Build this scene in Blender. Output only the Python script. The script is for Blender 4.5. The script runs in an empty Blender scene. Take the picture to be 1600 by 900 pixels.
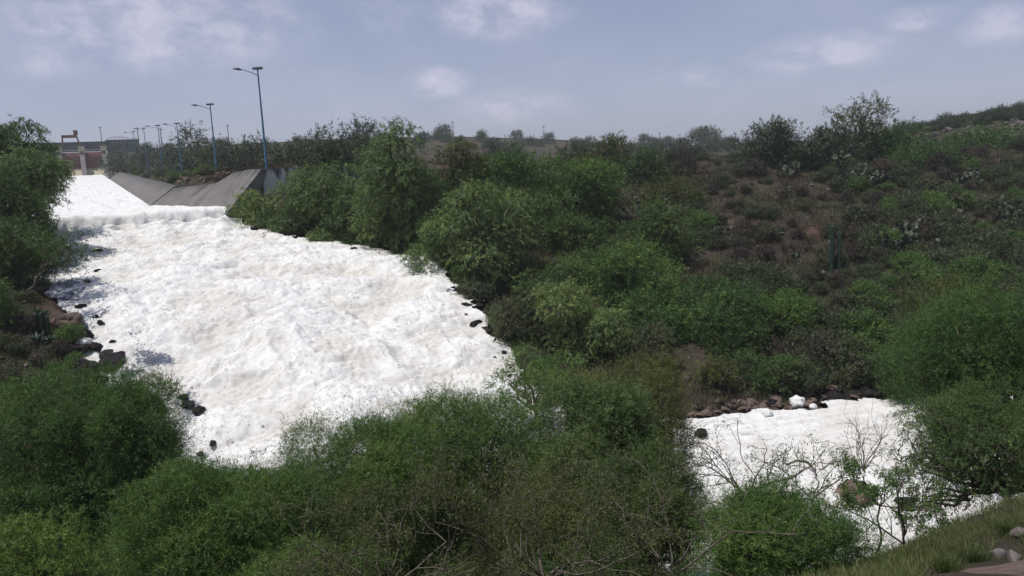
import bpy, math, random
import numpy as np
from mathutils import Matrix, Vector

# ------------------------------------------------------------------ camera, sky, sun, exposure
S = bpy.context.scene
COL = S.collection
F = 1230.0
PITCH = math.atan(208 / F)
ROLL = math.radians(2.5)
fwd = np.array([0, math.cos(PITCH), -math.sin(PITCH)])
rt0 = np.array([1.0, 0, 0])
up0 = np.array([0, math.sin(PITCH), math.cos(PITCH)])
RT = math.cos(ROLL) * rt0 - math.sin(ROLL) * up0
UP = math.sin(ROLL) * rt0 + math.cos(ROLL) * up0
cam_d = bpy.data.cameras.new('camera')
cam = bpy.data.objects.new('camera', cam_d)
COL.objects.link(cam)
M = Matrix.Identity(4)
for i in range(3):
    M[i][0], M[i][1], M[i][2] = RT[i], UP[i], -fwd[i]
cam.matrix_world = M
cam_d.sensor_width = 36
cam_d.lens = 36 * F / 1600
cam_d.clip_start = 0.1
cam_d.clip_end = 12000
S.camera = cam

SUN_EL, SUN_AZ = math.radians(68), math.radians(-112)      # azimuth clockwise from +Y
S.view_settings.view_transform = 'Standard'
S.view_settings.look = 'None'
S.view_settings.gamma = 1
S.view_settings.use_curve_mapping = False
S.view_settings.exposure = 0.27
sd = bpy.data.lights.new('sun', 'SUN')
sd.energy = 3.3
sd.angle = math.radians(0.6)
sd.color = (1, .965, .91)
sun = bpy.data.objects.new('sun', sd)
COL.objects.link(sun)
sdir = Vector((math.sin(SUN_AZ) * math.cos(SUN_EL), math.cos(SUN_AZ) * math.cos(SUN_EL), math.sin(SUN_EL)))
sun.rotation_euler = sdir.to_track_quat('Z', 'Y').to_euler()
sun.location = (0, 0, 60)


class NT:
    """small helper for node trees"""
    def __init__(s, tree):
        s.t = tree
        tree.nodes.clear()

    def n(s, typ, **kw):
        nd = s.t.nodes.new(typ)
        for k, v in kw.items():
            if k == 'inp':
                for a, b in v.items():
                    if hasattr(b, 'links') or isinstance(b, bpy.types.NodeSocket):
                        s.t.links.new(b, nd.inputs[a])
                    else:
                        nd.inputs[a].default_value = b
            else:
                setattr(nd, k, v)
        return nd

    def math(s, op, a, b=0.0, c=None, clamp=False):
        nd = s.n('ShaderNodeMath', operation=op, use_clamp=clamp)
        for i, v in enumerate((a, b, c)):
            if v is None:
                continue
            if isinstance(v, bpy.types.NodeSocket):
                s.t.links.new(v, nd.inputs[i])
            else:
                nd.inputs[i].default_value = v
        return nd.outputs[0]

    def mix(s, f, a, b, typ='MIX'):
        nd = s.n('ShaderNodeMix', data_type='RGBA', blend_type=typ)
        for i, v in ((0, f), (6, a), (7, b)):
            if isinstance(v, bpy.types.NodeSocket):
                s.t.links.new(v, nd.inputs[i])
            else:
                nd.inputs[i].default_value = v if i == 0 else (*v, 1)[:4]
        return nd.outputs[2]

    def ramp(s, f, stops):
        nd = s.n('ShaderNodeValToRGB')
        e = nd.color_ramp.elements
        while len(e) < len(stops):
            e.new(.5)
        for el, (p, c) in zip(e, stops):
            el.position = p
            el.color = (*c, 1) if not isinstance(c, (int, float)) else (c, c, c, 1)
        s.t.links.new(f, nd.inputs[0])
        return nd.outputs[0]

    def noise(s, scale, detail=4, rough=.55, vec=None, dist=0.0, out=0):
        nd = s.n('ShaderNodeTexNoise')
        nd.inputs['Scale'].default_value = scale
        nd.inputs['Detail'].default_value = detail
        nd.inputs['Roughness'].default_value = rough
        nd.inputs['Distortion'].default_value = dist
        if vec is not None:
            s.t.links.new(vec, nd.inputs['Vector'])
        return nd.outputs[out]

    def pos(s, scale=(1, 1, 1)):
        g = s.n('ShaderNodeNewGeometry')
        m = s.n('ShaderNodeMapping')
        m.inputs['Scale'].default_value = scale
        s.t.links.new(g.outputs['Position'], m.inputs['Vector'])
        return m.outputs[0]

    def link(s, a, b):
        s.t.links.new(a, b)


def ray(u, v):
    return fwd + (u - 800) / F * RT + (450 - v) / F * UP


def P(u, v, Y):
    d = ray(u, v)
    return d * (Y / d[1])


# sky: Nishita air with cumulus clouds and thin veil (directions in azimuth / elevation)
W = bpy.data.worlds.new('World')
S.world = W
W.use_nodes = True
w = NT(W.node_tree)
sky = w.n('ShaderNodeTexSky', sky_type='NISHITA', sun_disc=False)
sky.sun_elevation = SUN_EL
sky.sun_rotation = SUN_AZ % (2 * math.pi)
sky.altitude = 1800
sky.air_density = 1.0
sky.dust_density = 2.5
sky.ozone_density = 1.5
tc = w.n('ShaderNodeTexCoord').outputs['Generated']
sep = w.n('ShaderNodeSeparateXYZ', inp={0: tc})
az = w.math('ARCTAN2', sep.outputs[0], sep.outputs[1])
el = w.math('ARCSINE', sep.outputs[2])
cv = w.n('ShaderNodeCombineXYZ', inp={0: az, 1: w.math('MULTIPLY', el, 1.6), 2: 0.0}).outputs[0]
n1 = w.noise(21, 9, .64, cv, .25)
n2 = w.noise(6, 4, .55, cv, .2)
BL = [(240, 40, 250, 80, .85), (60, 90, 70, 34, .7), (780, 20, 105, 40, .95), (600, 25, 90, 34, .40), (685, 131, 50, 25, 1.0),
      (795, 168, 100, 28, .85), (1290, 84, 120, 34, .85), (1430, 30, 60, 20, .85), (1560, 42, 62, 34, .85), (1100, 120, 40, 22, .62),
      (1035, 132, 26, 18, .42), (560, 165, 90, 40, .35), (1300, 140, 330, 50, .32), (400, 130, 160, 50, .30)]
acc = None
for (u, v, su, sv, st) in BL:
    d = ray(u, v)
    d /= np.linalg.norm(d)
    a0, e0 = math.atan2(d[0], d[1]), math.asin(d[2])
    k = 1 / F * math.cos(math.atan((u - 800) / F)) ** 1.5
    q = w.math('ADD', w.math('POWER', w.math('ABSOLUTE', w.math('MULTIPLY', w.math('SUBTRACT', az, a0), 1 / (su * k))), 2.0),
               w.math('POWER', w.math('ABSOLUTE', w.math('MULTIPLY', w.math('SUBTRACT', el, e0), 1 / (sv * k))), 2.0))
    g = w.math('MULTIPLY', w.math('SUBTRACT', 1.0, w.math('MULTIPLY', q, .62), clamp=True), st)
    acc = g if acc is None else w.math('MAXIMUM', acc, g)
# generic cover away from the named clouds
gen = w.math('MULTIPLY', w.ramp(n2, [(.45, 0.0), (.75, 1.0)]), .28)
cover = w.math('MAXIMUM', acc, gen)
nn = w.math('MULTIPLY_ADD', n1, 2.4, -.60)
cl = w.math('MULTIPLY', cover, nn, clamp=True)
cl = w.math('MULTIPLY', cl, w.ramp(cl, [(0.05, 0.25), (.55, 1.0)]), clamp=True)
veil = w.math('MULTIPLY', w.ramp(n2, [(.3, 0.0), (.75, 1.0)]), .26)
hz = w.ramp(el, [(0.0, 1.0), (.42, 0.0)])
base = w.n('ShaderNodeHueSaturation', inp={'Saturation': .9, 'Value': 1.0, 'Color': sky.outputs[0]}).outputs[0]
base = w.mix(1.0, base, (.955, .99, 1.06), 'MULTIPLY')
base = w.mix(w.math('MULTIPLY', hz, .62), base, (5.3, 5.6, 7.7))
base = w.mix(veil, base, (6.2, 6.2, 7.6))
skyc = w.mix(cl, base, (8.0, 7.8, 9.5))
bg = w.n('ShaderNodeBackground', inp={'Color': skyc, 'Strength': .068})
w.link(bg.outputs[0], w.n('ShaderNodeOutputWorld').inputs[0])

# ------------------------------------------------------------------ noise + maths
RNG = np.random.default_rng(11)
random.seed(5)
_perm = np.random.default_rng(3).permutation(512)
_perm = np.concatenate([_perm, _perm, _perm])
_ga = np.random.default_rng(4).uniform(0, 2 * np.pi, 512)
_gx, _gy = np.cos(_ga), np.sin(_ga)


def perlin(x, y, seed=0):
    x = np.asarray(x, float) + seed * 17.31
    y = np.asarray(y, float) + seed * 9.77
    xi = np.floor(x).astype(int)
    yi = np.floor(y).astype(int)
    xf, yf = x - xi, y - yi
    u = xf * xf * xf * (xf * (xf * 6 - 15) + 10)
    v = yf * yf * yf * (yf * (yf * 6 - 15) + 10)

    def g(ix, iy, dx, dy):
        h = _perm[(_perm[ix & 511] + iy) & 511]
        return _gx[h] * dx + _gy[h] * dy
    a = g(xi, yi, xf, yf)
    b = g(xi + 1, yi, xf - 1, yf)
    c = g(xi, yi + 1, xf, yf - 1)
    d = g(xi + 1, yi + 1, xf - 1, yf - 1)
    return 1.5 * ((a * (1 - u) + b * u) * (1 - v) + (c * (1 - u) + d * u) * v)


def fbm(x, y, oct=4, seed=0, gain=.5):
    s, a, f = 0, 1, 1
    for i in range(oct):
        s = s + a * perlin(x * f, y * f, seed + i * 3)
        a *= gain
        f *= 2.03
    return s


def sstep(a, b, x):
    t = np.clip((x - a) / (b - a), 0, 1)
    return t * t * (3 - 2 * t)


def unit(v):
    return v / (np.linalg.norm(v, axis=-1, keepdims=True) + 1e-9)


class TPS:
    def __init__(s, pts, lam=1e-3):
        pts = np.array(pts, float)
        s.xy = pts[:, :2] / 50
        n = len(pts)
        K = s.k(np.linalg.norm(s.xy[:, None] - s.xy[None], axis=2)) + lam * np.eye(n)
        Q = np.c_[np.ones(n), s.xy]
        A = np.block([[K, Q], [Q.T, np.zeros((3, 3))]])
        sol = np.linalg.solve(A, np.r_[pts[:, 2], 0, 0, 0])
        s.w, s.a = sol[:n], sol[n:]

    @staticmethod
    def k(r):
        return np.where(r > 1e-9, r * r * np.log(np.maximum(r, 1e-9)), 0)

    def __call__(s, x, y):
        x = np.asarray(x, float) / 50
        y = np.asarray(y, float) / 50
        out = s.a[0] + s.a[1] * x + s.a[2] * y
        for (px, py), w_ in zip(s.xy, s.w):
            out = out + w_ * s.k(np.hypot(x - px, y - py))
        return out


def poly_sd(x, y, poly):
    """signed distance, negative inside"""
    x = np.asarray(x, float)
    y = np.asarray(y, float)
    best = np.full(x.shape, 1e18)
    ins = np.zeros(x.shape, bool)
    n = len(poly)
    for i in range(n):
        ax, ay = poly[i]
        bx, by = poly[(i + 1) % n]
        ex, ey = bx - ax, by - ay
        t = np.clip(((x - ax) * ex + (y - ay) * ey) / (ex * ex + ey * ey + 1e-12), 0, 1)
        best = np.minimum(best, (x - ax - t * ex) ** 2 + (y - ay - t * ey) ** 2)
        c = ((ay > y) != (by > y))
        if abs(by - ay) > 1e-12:
            ins ^= c & (x < (bx - ax) * (y - ay) / (by - ay) + ax)
    d = np.sqrt(best)
    return np.where(ins, -d, d)


# canal frame: s across (right), t along (upstream)
Rv = np.array([.885, .465])
Dv = np.array([-.465, .885])
SO = 1.1


def ST(s, t):
    return Rv * (s - SO) + Dv * t


def canal_z(t):
    return -3.7 + .0105 * (np.asarray(t) - 75)


# ------------------------------------------------------------------ water plan and land plan
wl = [P(130, 475, 46), P(150, 545, 42.5), P(190, 600, 39.5), P(222, 680, 36), P(290, 745, 32)]
wr = [P(395, 358, 68), P(480, 378, 65), P(560, 388, 63), P(650, 402, 60), P(722, 465, 53), P(770, 540, 46.5), P(800, 592, 42.5),
      P(875, 645, 40), P(1075, 662, 38), P(1200, 652, 39.5), P(1365, 632, 41)]
lipL, lipR = ST(-2.9, 73.0), ST(11.6, 74.6)
wpoly = [tuple(lipL), (-34.2, 56), (-30.5, 51)] + [tuple(p[:2]) for p in wl] + [(-7, 26), (3, 23.5), (13, 23.5), (19, 24.5), (25, 24), (33, 20), (52, 14), (60, 28),
         (42, 36), (30, 41)] + [tuple(p[:2]) for p in wr[::-1]] + [tuple(lipR)]


def wsd(x, y):
    """distance to the shoreline, with a ragged edge"""
    x = np.asarray(x, float)
    y = np.asarray(y, float)
    return poly_sd(x, y, wpoly) + .75 * perlin(x / 2.6, y / 2.6, 70) + .45 * perlin(x / .9, y / .9, 72)


wz = [(p[0], p[1], p[2]) for p in wl + wr]
wz += [(*ST(-2, 72.0), -5.1), (*ST(4, 72.0), -5.0), (*ST(11, 73), -4.9), (*ST(4, 69), -6.0), (-33, 56, -6.0), (-30, 51, -6.8),
       (*P(400, 500, 45.5),), (*P(550, 480, 50.5),), (*P(300, 400, 58),), (*P(600, 600, 40.5),), (*P(450, 640, 37),),
       (-7, 27, -14.0), (4, 24, -14.4), (14, 24, -14.7), (24, 25, -14.9), (34, 22, -15.2), (50, 16, -15.6), (45, 34, -15.4), (10, 31, -14.3), (0, 33, -13.7)]
wz = [(a, b, c) for a, b, c in wz]
WZ = TPS(wz, .004)
cpoly = [tuple(ST(-9.8, 76)), tuple(ST(-9.8, 362)), tuple(ST(9.4, 362)), tuple(ST(9.4, 92)), tuple(ST(13.6, 77)), tuple(ST(12.0, 73.5)), tuple(ST(-3, 73.0))]

land_px = [
    # right hill, foot to crest
    (1090, 640, 40.5), (1250, 610, 44), (1250, 500, 52), (1250, 400, 63), (1250, 330, 74), (1230, 285, 86), (1120, 560, 46), (1100, 450, 56),
    (1100, 350, 72), (1130, 280, 92), (1400, 560, 46), (1400, 450, 55), (1400, 350, 68), (1400, 280, 84), (1400, 235, 110), (1540, 520, 48),
    (1540, 420, 58), (1540, 330, 73), (1560, 260, 95), (1500, 228, 130), (1600, 164, 165), (1700, 158, 165), (1500, 183, 178), (1420, 203, 185), (1330, 232, 170),
    (1700, 400, 60), (1700, 250, 95), (1800, 170, 170), (1750, 560, 45),
    # middle bank
    (470, 372, 68), (560, 366, 69), (640, 380, 66), (740, 440, 58), (810, 530, 49), (850, 590, 44), (930, 600, 43.5), (1020, 615, 42),
    (900, 480, 54), (1000, 470, 55), (850, 400, 63), (980, 380, 66), (900, 330, 78), (1020, 310, 84), (760, 330, 80), (650, 300, 88), (560, 290, 88),
    # plateau behind the canal head and on to the dam
    (430, 263, 80), (500, 262, 88), (600, 255, 110), (341, 287, 105), (286, 282, 141), (250, 276, 170), (220, 269, 215), (300, 262, 230), (450, 252, 200), (600, 245, 200),
    (800, 262, 150), (1000, 252, 140), (1130, 246, 150), (900, 244, 230), (1050, 238, 250), (1200, 236, 240),
    (210, 236, 330), (300, 231, 340), (400, 225, 360), (550, 218, 400), (700, 215, 440), (850, 219, 460), (980, 227, 470), (1100, 227, 440), (1250, 226, 400), (1450, 220, 400),
    (300, 250, 285), (500, 240, 300), (700, 235, 320), (900, 236, 330),
    # near slope
    (1560, 872, 9.5), (1480, 880, 10), (1600, 905, 7.5), (1390, 893, 10.5), (1600, 778, 15.5), (1530, 816, 14), (1480, 850, 13), (1440, 878, 12), (1660, 762, 16), (1700, 830, 11), (1900, 850, 9),
    # left bank
    (60, 540, 41.5), (20, 480, 45), (100, 600, 38), (20, 620, 36), (90, 455, 48), (0, 420, 53), (60, 368, 60), (-100, 500, 40), (-150, 350, 60),
]
land_pts = [tuple(P(*q)) for q in land_px]
land_pts += [(0, 0, -1.7), (0, -8, -1.4), (-10, -2, -1.9), (10, -3, -1.6), (0, -60, 0), (-70, -40, 0), (70, -40, 0), (3, 4, -2.9), (-4, 5, -3.2), (-9, 6, -4.0),
             (0, 10, -6.4), (-8, 12, -7.4), (6, 11, -6.6), (-2, 16, -9.6), (-10, 18, -10.4), (8, 16, -9.4), (-16, 14, -8.6), (-18, 22, -10.2), (-28, 20, -7.5),
             (-24, 30, -9.5), (-40, 30, -5.5), (-60, 40, -3), (15, 16, -9.2), (22, 14, -9.0), (-80, 80, -1), (-120, 100, 1), (-12, 26, -12.0), (2, 20, -12),
             (12, 20, -12), (20, 20, -12.4), (200, 60, 2), (120, 40, -5), (80, 0, -3), (70, 20, -13)]
for t in (85, 110, 150, 200, 260, 330):
    zt = canal_z(t) + 1.75
    for s_ in (11.5, -12):
        land_pts.append((*ST(s_, t), zt))
    land_pts.append((*ST(-30, t), zt + .6))
land_pts += [(*ST(17, 81), -.5), (*ST(24, 80), -.9), (*ST(16, 370), 6.5), (*ST(-16, 370), 8), (*ST(0, 380), 8), (*ST(0, 420), 8), (*ST(60, 410), 9)]
LAND = TPS(land_pts, .003)


def land(x, y, detail=True):
    x = np.asarray(x, float)
    y = np.asarray(y, float)
    rr = np.hypot(x, y)
    z = LAND(np.clip(x, -330, 330), np.clip(y, -80, 560))
    z = np.clip(z, -17, 16)
    fade = sstep(480, 800, rr)
    z = z * (1 - fade) + 1.0 * fade
    if detail:
        am = sstep(6, 30, rr)
        z = z + am * (.45 * fbm(x / 9, y / 9, 3, 2) + .16 * fbm(x / 1.9, y / 1.9, 3, 5)) + .03 * fbm(x / .5, y / .5, 2, 7)
    m = (rr < 140)
    sd_ = np.full(x.shape, 99.0)
    if m.any():
        sd_[m] = wsd(x[m], y[m])
    wzv = WZ(np.clip(x, -45, 60), np.clip(y, 14, 74)) - 1.1
    k = sstep(-.6, 1.6, sd_)
    z = np.where(sd_ < 1.6, wzv * (1 - k) + np.maximum(z, wzv + .4) * k, z)
    sc = poly_sd(x, y, cpoly)
    t = x * Dv[0] + y * Dv[1]
    cz = canal_z(t) - 1.6
    k = sstep(-.2, 1.2, sc)
    z = np.where(sc < 1.2, np.minimum(z, cz) * (1 - k) + z * k, z)
    return z


def hits(uv):
    """where the rays through these directions meet the land"""
    uv = np.array(uv, float)
    rs = np.concatenate([np.arange(4, 60, .5), np.arange(60, 130, .8), np.geomspace(130, 700, 120)])
    out = []
    for u, v in uv:
        d = ray(u, v)
        d = d / np.linalg.norm(d)
        xs, ys, zs = d[0] * rs, d[1] * rs, d[2] * rs
        lz = land(xs, ys)
        b = np.nonzero(zs < lz)[0]
        if len(b) == 0:
            out.append(None)
            continue
        i = b[0]
        out.append((xs[i], ys[i], float(lz[i])))
    return out


# ------------------------------------------------------------------ object helpers
def tag(o, label=None, cat=None, group=None, kind=None):
    if label:
        o['label'] = label
    if cat:
        o['category'] = cat
    if group:
        o['group'] = group
    if kind:
        o['kind'] = kind
    return o


def empty(name, loc):
    o = bpy.data.objects.new(name, None)
    o.empty_display_size = .3
    o.location = loc
    COL.objects.link(o)
    return o


def link(name, me, mats, parent=None):
    for m in (mats if isinstance(mats, (list, tuple)) else [mats]):
        me.materials.append(m)
    o = bpy.data.objects.new(name, me)
    COL.objects.link(o)
    if parent:
        o.parent = parent
        o.location = Vector((0, 0, 0))
    return o


def np_mesh(name, verts, quads, smooth=False, face=None, vert=None, nside=4, midx=None):
    verts = np.asarray(verts, np.float32).reshape(-1, 3)
    quads = np.asarray(quads, np.int32).reshape(-1, nside)
    me = bpy.data.meshes.new(name)
    me.vertices.add(len(verts))
    me.vertices.foreach_set('co', verts.ravel())
    me.loops.add(quads.size)
    me.loops.foreach_set('vertex_index', quads.ravel())
    me.polygons.add(len(quads))
    me.polygons.foreach_set('loop_start', np.arange(len(quads), dtype=np.int32) * nside)
    if smooth:
        me.polygons.foreach_set('use_smooth', np.ones(len(quads), bool))
    if midx is not None:
        me.polygons.foreach_set('material_index', np.asarray(midx, np.int32))
    for dom, dat in (('FACE', face), ('POINT', vert)):
        for k, v in (dat or {}).items():
            at = me.attributes.new(k, 'FLOAT', dom)
            at.data.foreach_set('value', np.asarray(v, np.float32))
    me.update(calc_edges=True)
    return me


class MB:
    """collects boxes, prisms and tubes for ONE mesh"""
    def __init__(s):
        s.v, s.f = [], []

    def add(s, vs, fs):
        o = len(s.v)
        s.v += [tuple(map(float, q)) for q in vs]
        s.f += [tuple(i + o for i in q) for q in fs]
        return s

    def hexa(s, b, t):
        """bottom four, top four corners (ccw)"""
        return s.add(list(b) + list(t), [(3, 2, 1, 0), (4, 5, 6, 7), (0, 1, 5, 4), (1, 2, 6, 5), (2, 3, 7, 6), (3, 0, 4, 7)])

    def box(s, c, size, ax=(1, 0), bot=True):
        ax = np.array(ax, float) / np.hypot(*ax)
        ay = np.array([-ax[1], ax[0]])
        h = np.array(size) / 2
        c = np.array(c, float)
        q = []
        for dz in (-h[2], h[2]):
            for sx, sy in ((-1, -1), (1, -1), (1, 1), (-1, 1)):
                xy = c[:2] + ax * sx * h[0] + ay * sy * h[1]
                q.append((xy[0], xy[1], c[2] + dz))
        return s.hexa(q[:4], q[4:])

    def tube(s, pts, rad, n=6, cap=True):
        pts = np.array(pts, float)
        m = len(pts)
        if np.isscalar(rad):
            rad = [rad] * m
        o = len(s.v)
        tn = np.gradient(pts, axis=0)
        tn /= np.linalg.norm(tn, axis=1)[:, None] + 1e-9
        ref = np.array([0, 0, 1.0]) if abs(tn[0][2]) < .8 else np.array([1.0, 0, 0])
        for i in range(m):
            a = np.cross(tn[i], ref)
            a /= np.linalg.norm(a) + 1e-9
            b = np.cross(tn[i], a)
            for k in range(n):
                an = 2 * math.pi * k / n
                s.v.append(tuple(pts[i] + rad[i] * (a * math.cos(an) + b * math.sin(an))))
        for i in range(m - 1):
            for k in range(n):
                k2 = (k + 1) % n
                s.f.append((o + i * n + k, o + i * n + k2, o + (i + 1) * n + k2, o + (i + 1) * n + k))
        if cap:
            s.f.append(tuple(o + k for k in range(n))[::-1])
            s.f.append(tuple(o + (m - 1) * n + k for k in range(n)))
        return s

    def build(s, name, mats, parent=None, smooth=False, off=(0, 0, 0)):
        me = bpy.data.meshes.new(name)
        v = np.array(s.v) - np.array(off)
        me.from_pydata([tuple(q) for q in v], [], s.f)
        if smooth:
            me.polygons.foreach_set('use_smooth', np.ones(len(me.polygons), bool))
        me.update()
        return link(name, me, mats, parent)


# ------------------------------------------------------------------ materials
def mat(name):
    m = bpy.data.materials.new(name)
    m.use_nodes = True
    return m, NT(m.node_tree)


def finish(nt, shader, disp=None):
    o = nt.n('ShaderNodeOutputMaterial')
    nt.link(shader, o.inputs[0])


def bump(nt, h, strength, dist):
    return nt.n('ShaderNodeBump', inp={'Height': h, 'Strength': strength, 'Distance': dist}).outputs[0]


def leaf_mat(name, dark, mid, light, trans=.28, rough=.55):
    m, t = mat(name)
    a = t.n('ShaderNodeAttribute', attribute_name='tint').outputs['Fac']
    c = t.ramp(a, [(0, dark), (.5, mid), (1, light)])
    pr = t.n('ShaderNodeBsdfPrincipled', inp={'Base Color': c, 'Roughness': rough, 'Specular IOR Level': .25})
    tcol = t.mix(1.0, c, (1.25, 1.3, .55), 'MULTIPLY')
    tr = t.n('ShaderNodeBsdfTranslucent', inp={'Color': tcol})
    mx = t.n('ShaderNodeMixShader', inp={0: trans, 1: pr.outputs[0], 2: tr.outputs[0]})
    finish(t, mx.outputs[0])
    return m


def rough_mat(name, c1, c2, scale, c3=None, bumpd=.02, rough=.85, bscale=None, spec=.3):
    m, t = mat(name)
    p = t.pos()
    n = t.noise(scale, 6, .62, p)
    c = t.ramp(n, [(.32, c1), (.68, c2)])
    if c3:
        c = t.mix(t.ramp(t.noise(scale * .31, 3, .5, p), [(.5, 0.0), (.66, 1.0)]), c, c3)
    b = bump(t, t.noise(bscale or scale * 2.5, 6, .65, p), .7, bumpd)
    pr = t.n('ShaderNodeBsdfPrincipled', inp={'Base Color': c, 'Roughness': rough, 'Normal': b, 'Specular IOR Level': spec})
    finish(t, pr.outputs[0])
    return m


def plain(name, col, rough=.5, metal=0.0):
    m, t = mat(name)
    n = t.noise(3, 5, .6, t.pos())
    c = t.mix(t.ramp(n, [(.35, 0.0), (.7, 1.0)]), col, tuple(q * .68 for q in col))
    pr = t.n('ShaderNodeBsdfPrincipled', inp={'Base Color': c, 'Roughness': rough, 'Metallic': metal})
    finish(t, pr.outputs[0])
    return m


L_MESQ = leaf_mat('mesquite_leaf', (0.042, 0.089, 0.027), (0.084, 0.158, 0.041), (0.167, 0.232, 0.057))
L_DARK = leaf_mat('dark_leaf', (0.038, 0.069, 0.023), (0.064, 0.113, 0.034), (0.118, 0.168, 0.051))
L_PEP = leaf_mat('pepper_leaf', (0.063, 0.106, 0.039), (0.117, 0.182, 0.061), (0.222, 0.272, 0.097))
L_OLIVE = leaf_mat('olive_leaf', (0.062, 0.079, 0.026), (0.106, 0.119, 0.035), (0.168, 0.154, 0.054))
L_SCRUB = leaf_mat('scrub_leaf', (0.037, 0.051, 0.028), (0.060, 0.076, 0.037), (0.098, 0.109, 0.052), .15)
L_DRY = leaf_mat('dry_twig_leaf', (0.037, 0.031, 0.027), (0.059, 0.048, 0.039), (0.093, 0.074, 0.054), .1)
L_FAR = leaf_mat('far_leaf', (0.035, 0.054, 0.035), (0.054, 0.078, 0.042), (0.082, 0.104, 0.056), .15)
G_DRY = leaf_mat('dry_grass_blade', (0.037, 0.030, 0.021), (0.059, 0.047, 0.031), (0.099, 0.082, 0.052), .2)
G_GREEN = leaf_mat('green_grass_blade', (.05, .085, .022), (.105, .13, .045), (.25, .215, .12), .2)
BARK = rough_mat('bark', (.05, .04, .032), (.11, .09, .07), 9, bumpd=.02)
TWIG = rough_mat('pale_twig', (.07, .058, .047), (.165, .14, .112), 12, bumpd=.01)
ROCK = rough_mat('dark_rock', (.009, .008, .010), (.028, .025, .027), 3.5, (.032, .025, .022), .05, .85, spec=.12)
ROCKR = rough_mat('brown_rock', (.07, .05, .042), (.19, .135, .11), 4, bumpd=.04)
ROCKG = rough_mat('grey_stone', (.10, .082, .082), (.17, .145, .143), 9, (.13, .10, .095), .012)
ROCKV = rough_mat('violet_grey_rock', (.06, .052, .056), (.14, .122, .125), 4, bumpd=.04)
PAD = rough_mat('cactus_pad', (.045, .062, .040), (.10, .115, .078), 2.5, bumpd=.01, rough=.6)
CACT = rough_mat('column_cactus_skin', (.022, .045, .030), (.042, .07, .045), 4, bumpd=.01, rough=.5)
AGAVE = rough_mat('agave_leaf', (.045, .07, .06), (.08, .115, .095), 3, bumpd=.01, rough=.5)
BLUE = plain('blue_paint', (.075, .21, .33), .5)
METAL = plain('dark_grey_metal', (.07, .075, .09), .5)
WOODP = rough_mat('weathered_pole', (.09, .08, .07), (.17, .15, .13), 5)
RED = plain('red_gate_paint', (.10, .012, .020), .6)
REDL = plain('bright_red_paint', (.22, .025, .032), .6)
RUST = plain('rust_red_paint', (.19, .055, .042), .6)
CREAM = rough_mat('cream_paint', (.42, .37, .26), (.56, .51, .38), 1.3)
DECK = rough_mat('dark_deck', (.06, .07, .085), (.11, .12, .14), .7)
GREYB = rough_mat('grey_block', (.13, .14, .165), (.22, .225, .25), 1.1)
PIER = rough_mat('pier_concrete', (.16, .145, .15), (.25, .225, .22), .8)


def concrete(name, streak, base1, base2, dirt):
    m, t = mat(name)
    p = t.pos()
    c = t.ramp(t.noise(.6, 6, .62, p), [(.3, base1), (.7, base2)])
    tcx = t.n('ShaderNodeAttribute', attribute_name='along').outputs['Fac']
    g = t.n('ShaderNodeAttribute', attribute_name='down').outputs['Fac']
    vec = t.n('ShaderNodeCombineXYZ', inp={0: tcx, 1: t.math('MULTIPLY', g, .12), 2: 0.0}).outputs[0]
    st = t.noise(streak, 5, .66, vec)
    f = t.math('ADD', t.math('MULTIPLY_ADD', g, -.16, .08), st)
    c = t.mix(t.ramp(f, [(.46, 0.0), (.60, .95)]), c, dirt)
    # construction joints
    jo = t.math('ABSOLUTE', t.math('SUBTRACT', t.math('FRACT', t.math('MULTIPLY', tcx, .2)), .5))
    c = t.mix(t.ramp(jo, [(0.0, .7), (.012, 0.0)]), c, (.05, .045, .04))
    b = bump(t, t.noise(5, 6, .65, p), .5, .03)
    finish(t, t.n('ShaderNodeBsdfPrincipled', inp={'Base Color': c, 'Roughness': .88, 'Normal': b}).outputs[0])
    return m


CONC = concrete('canal_concrete', 1.3, (.105, .097, .098), (.185, .168, .158), (.050, .046, .046))
CONCW = concrete('stained_concrete', 1.35, (.46, .455, .45), (.56, .55, .53), (.03, .03, .032))

# ground
m_ground, t = mat('dry_ground')
p = t.pos()
big = t.noise(.055, 5, .6, p)
med = t.noise(.45, 6, .65, p)
fin = t.noise(5.5, 7, .7, p)
soil = t.ramp(fin, [(.3, (.036, .028, .024)), (.52, (.066, .051, .043)), (.72, (.125, .10, .085))])
grass = t.ramp(fin, [(.3, (.028, .025, .016)), (.55, (.048, .042, .026)), (.75, (.08, .068, .042))])
green = t.ramp(fin, [(.3, (.020, .028, .012)), (.6, (.040, .055, .020)), (.8, (.07, .085, .032))])
c = t.mix(t.ramp(med, [(.40, 1.0), (.60, 0.0)]), soil, grass)
c = t.mix(t.ramp(big, [(.46, 0.0), (.60, .75)]), c, green)
red = t.ramp(t.noise(.12, 4, .55, p), [(.58, 0.0), (.66, .6)])
c = t.mix(red, c, (.12, .072, .052))
sp = t.n('ShaderNodeSeparateXYZ', inp={0: p})
near = t.math('MULTIPLY', t.math('LESS_THAN', sp.outputs[1], 8.9), t.math('GREATER_THAN', sp.outputs[0], 5.2))
c = t.mix(near, c, t.ramp(fin, [(.3, (.13, .092, .078)), (.7, (.23, .175, .15))]))
vor = t.n('ShaderNodeTexVoronoi', inp={'Scale': 1.6, 'Vector': p})
c = t.mix(t.ramp(vor.outputs['Distance'], [(.07, .75), (.15, 0.0)]), c, (.17, .145, .13))
b = bump(t, t.math('ADD', fin, t.math('MULTIPLY', med, 2.0)), .9, .12)
finish(t, t.n('ShaderNodeBsdfPrincipled', inp={'Base Color': c, 'Roughness': .95, 'Normal': b, 'Specular IOR Level': .15}).outputs[0])

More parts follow.
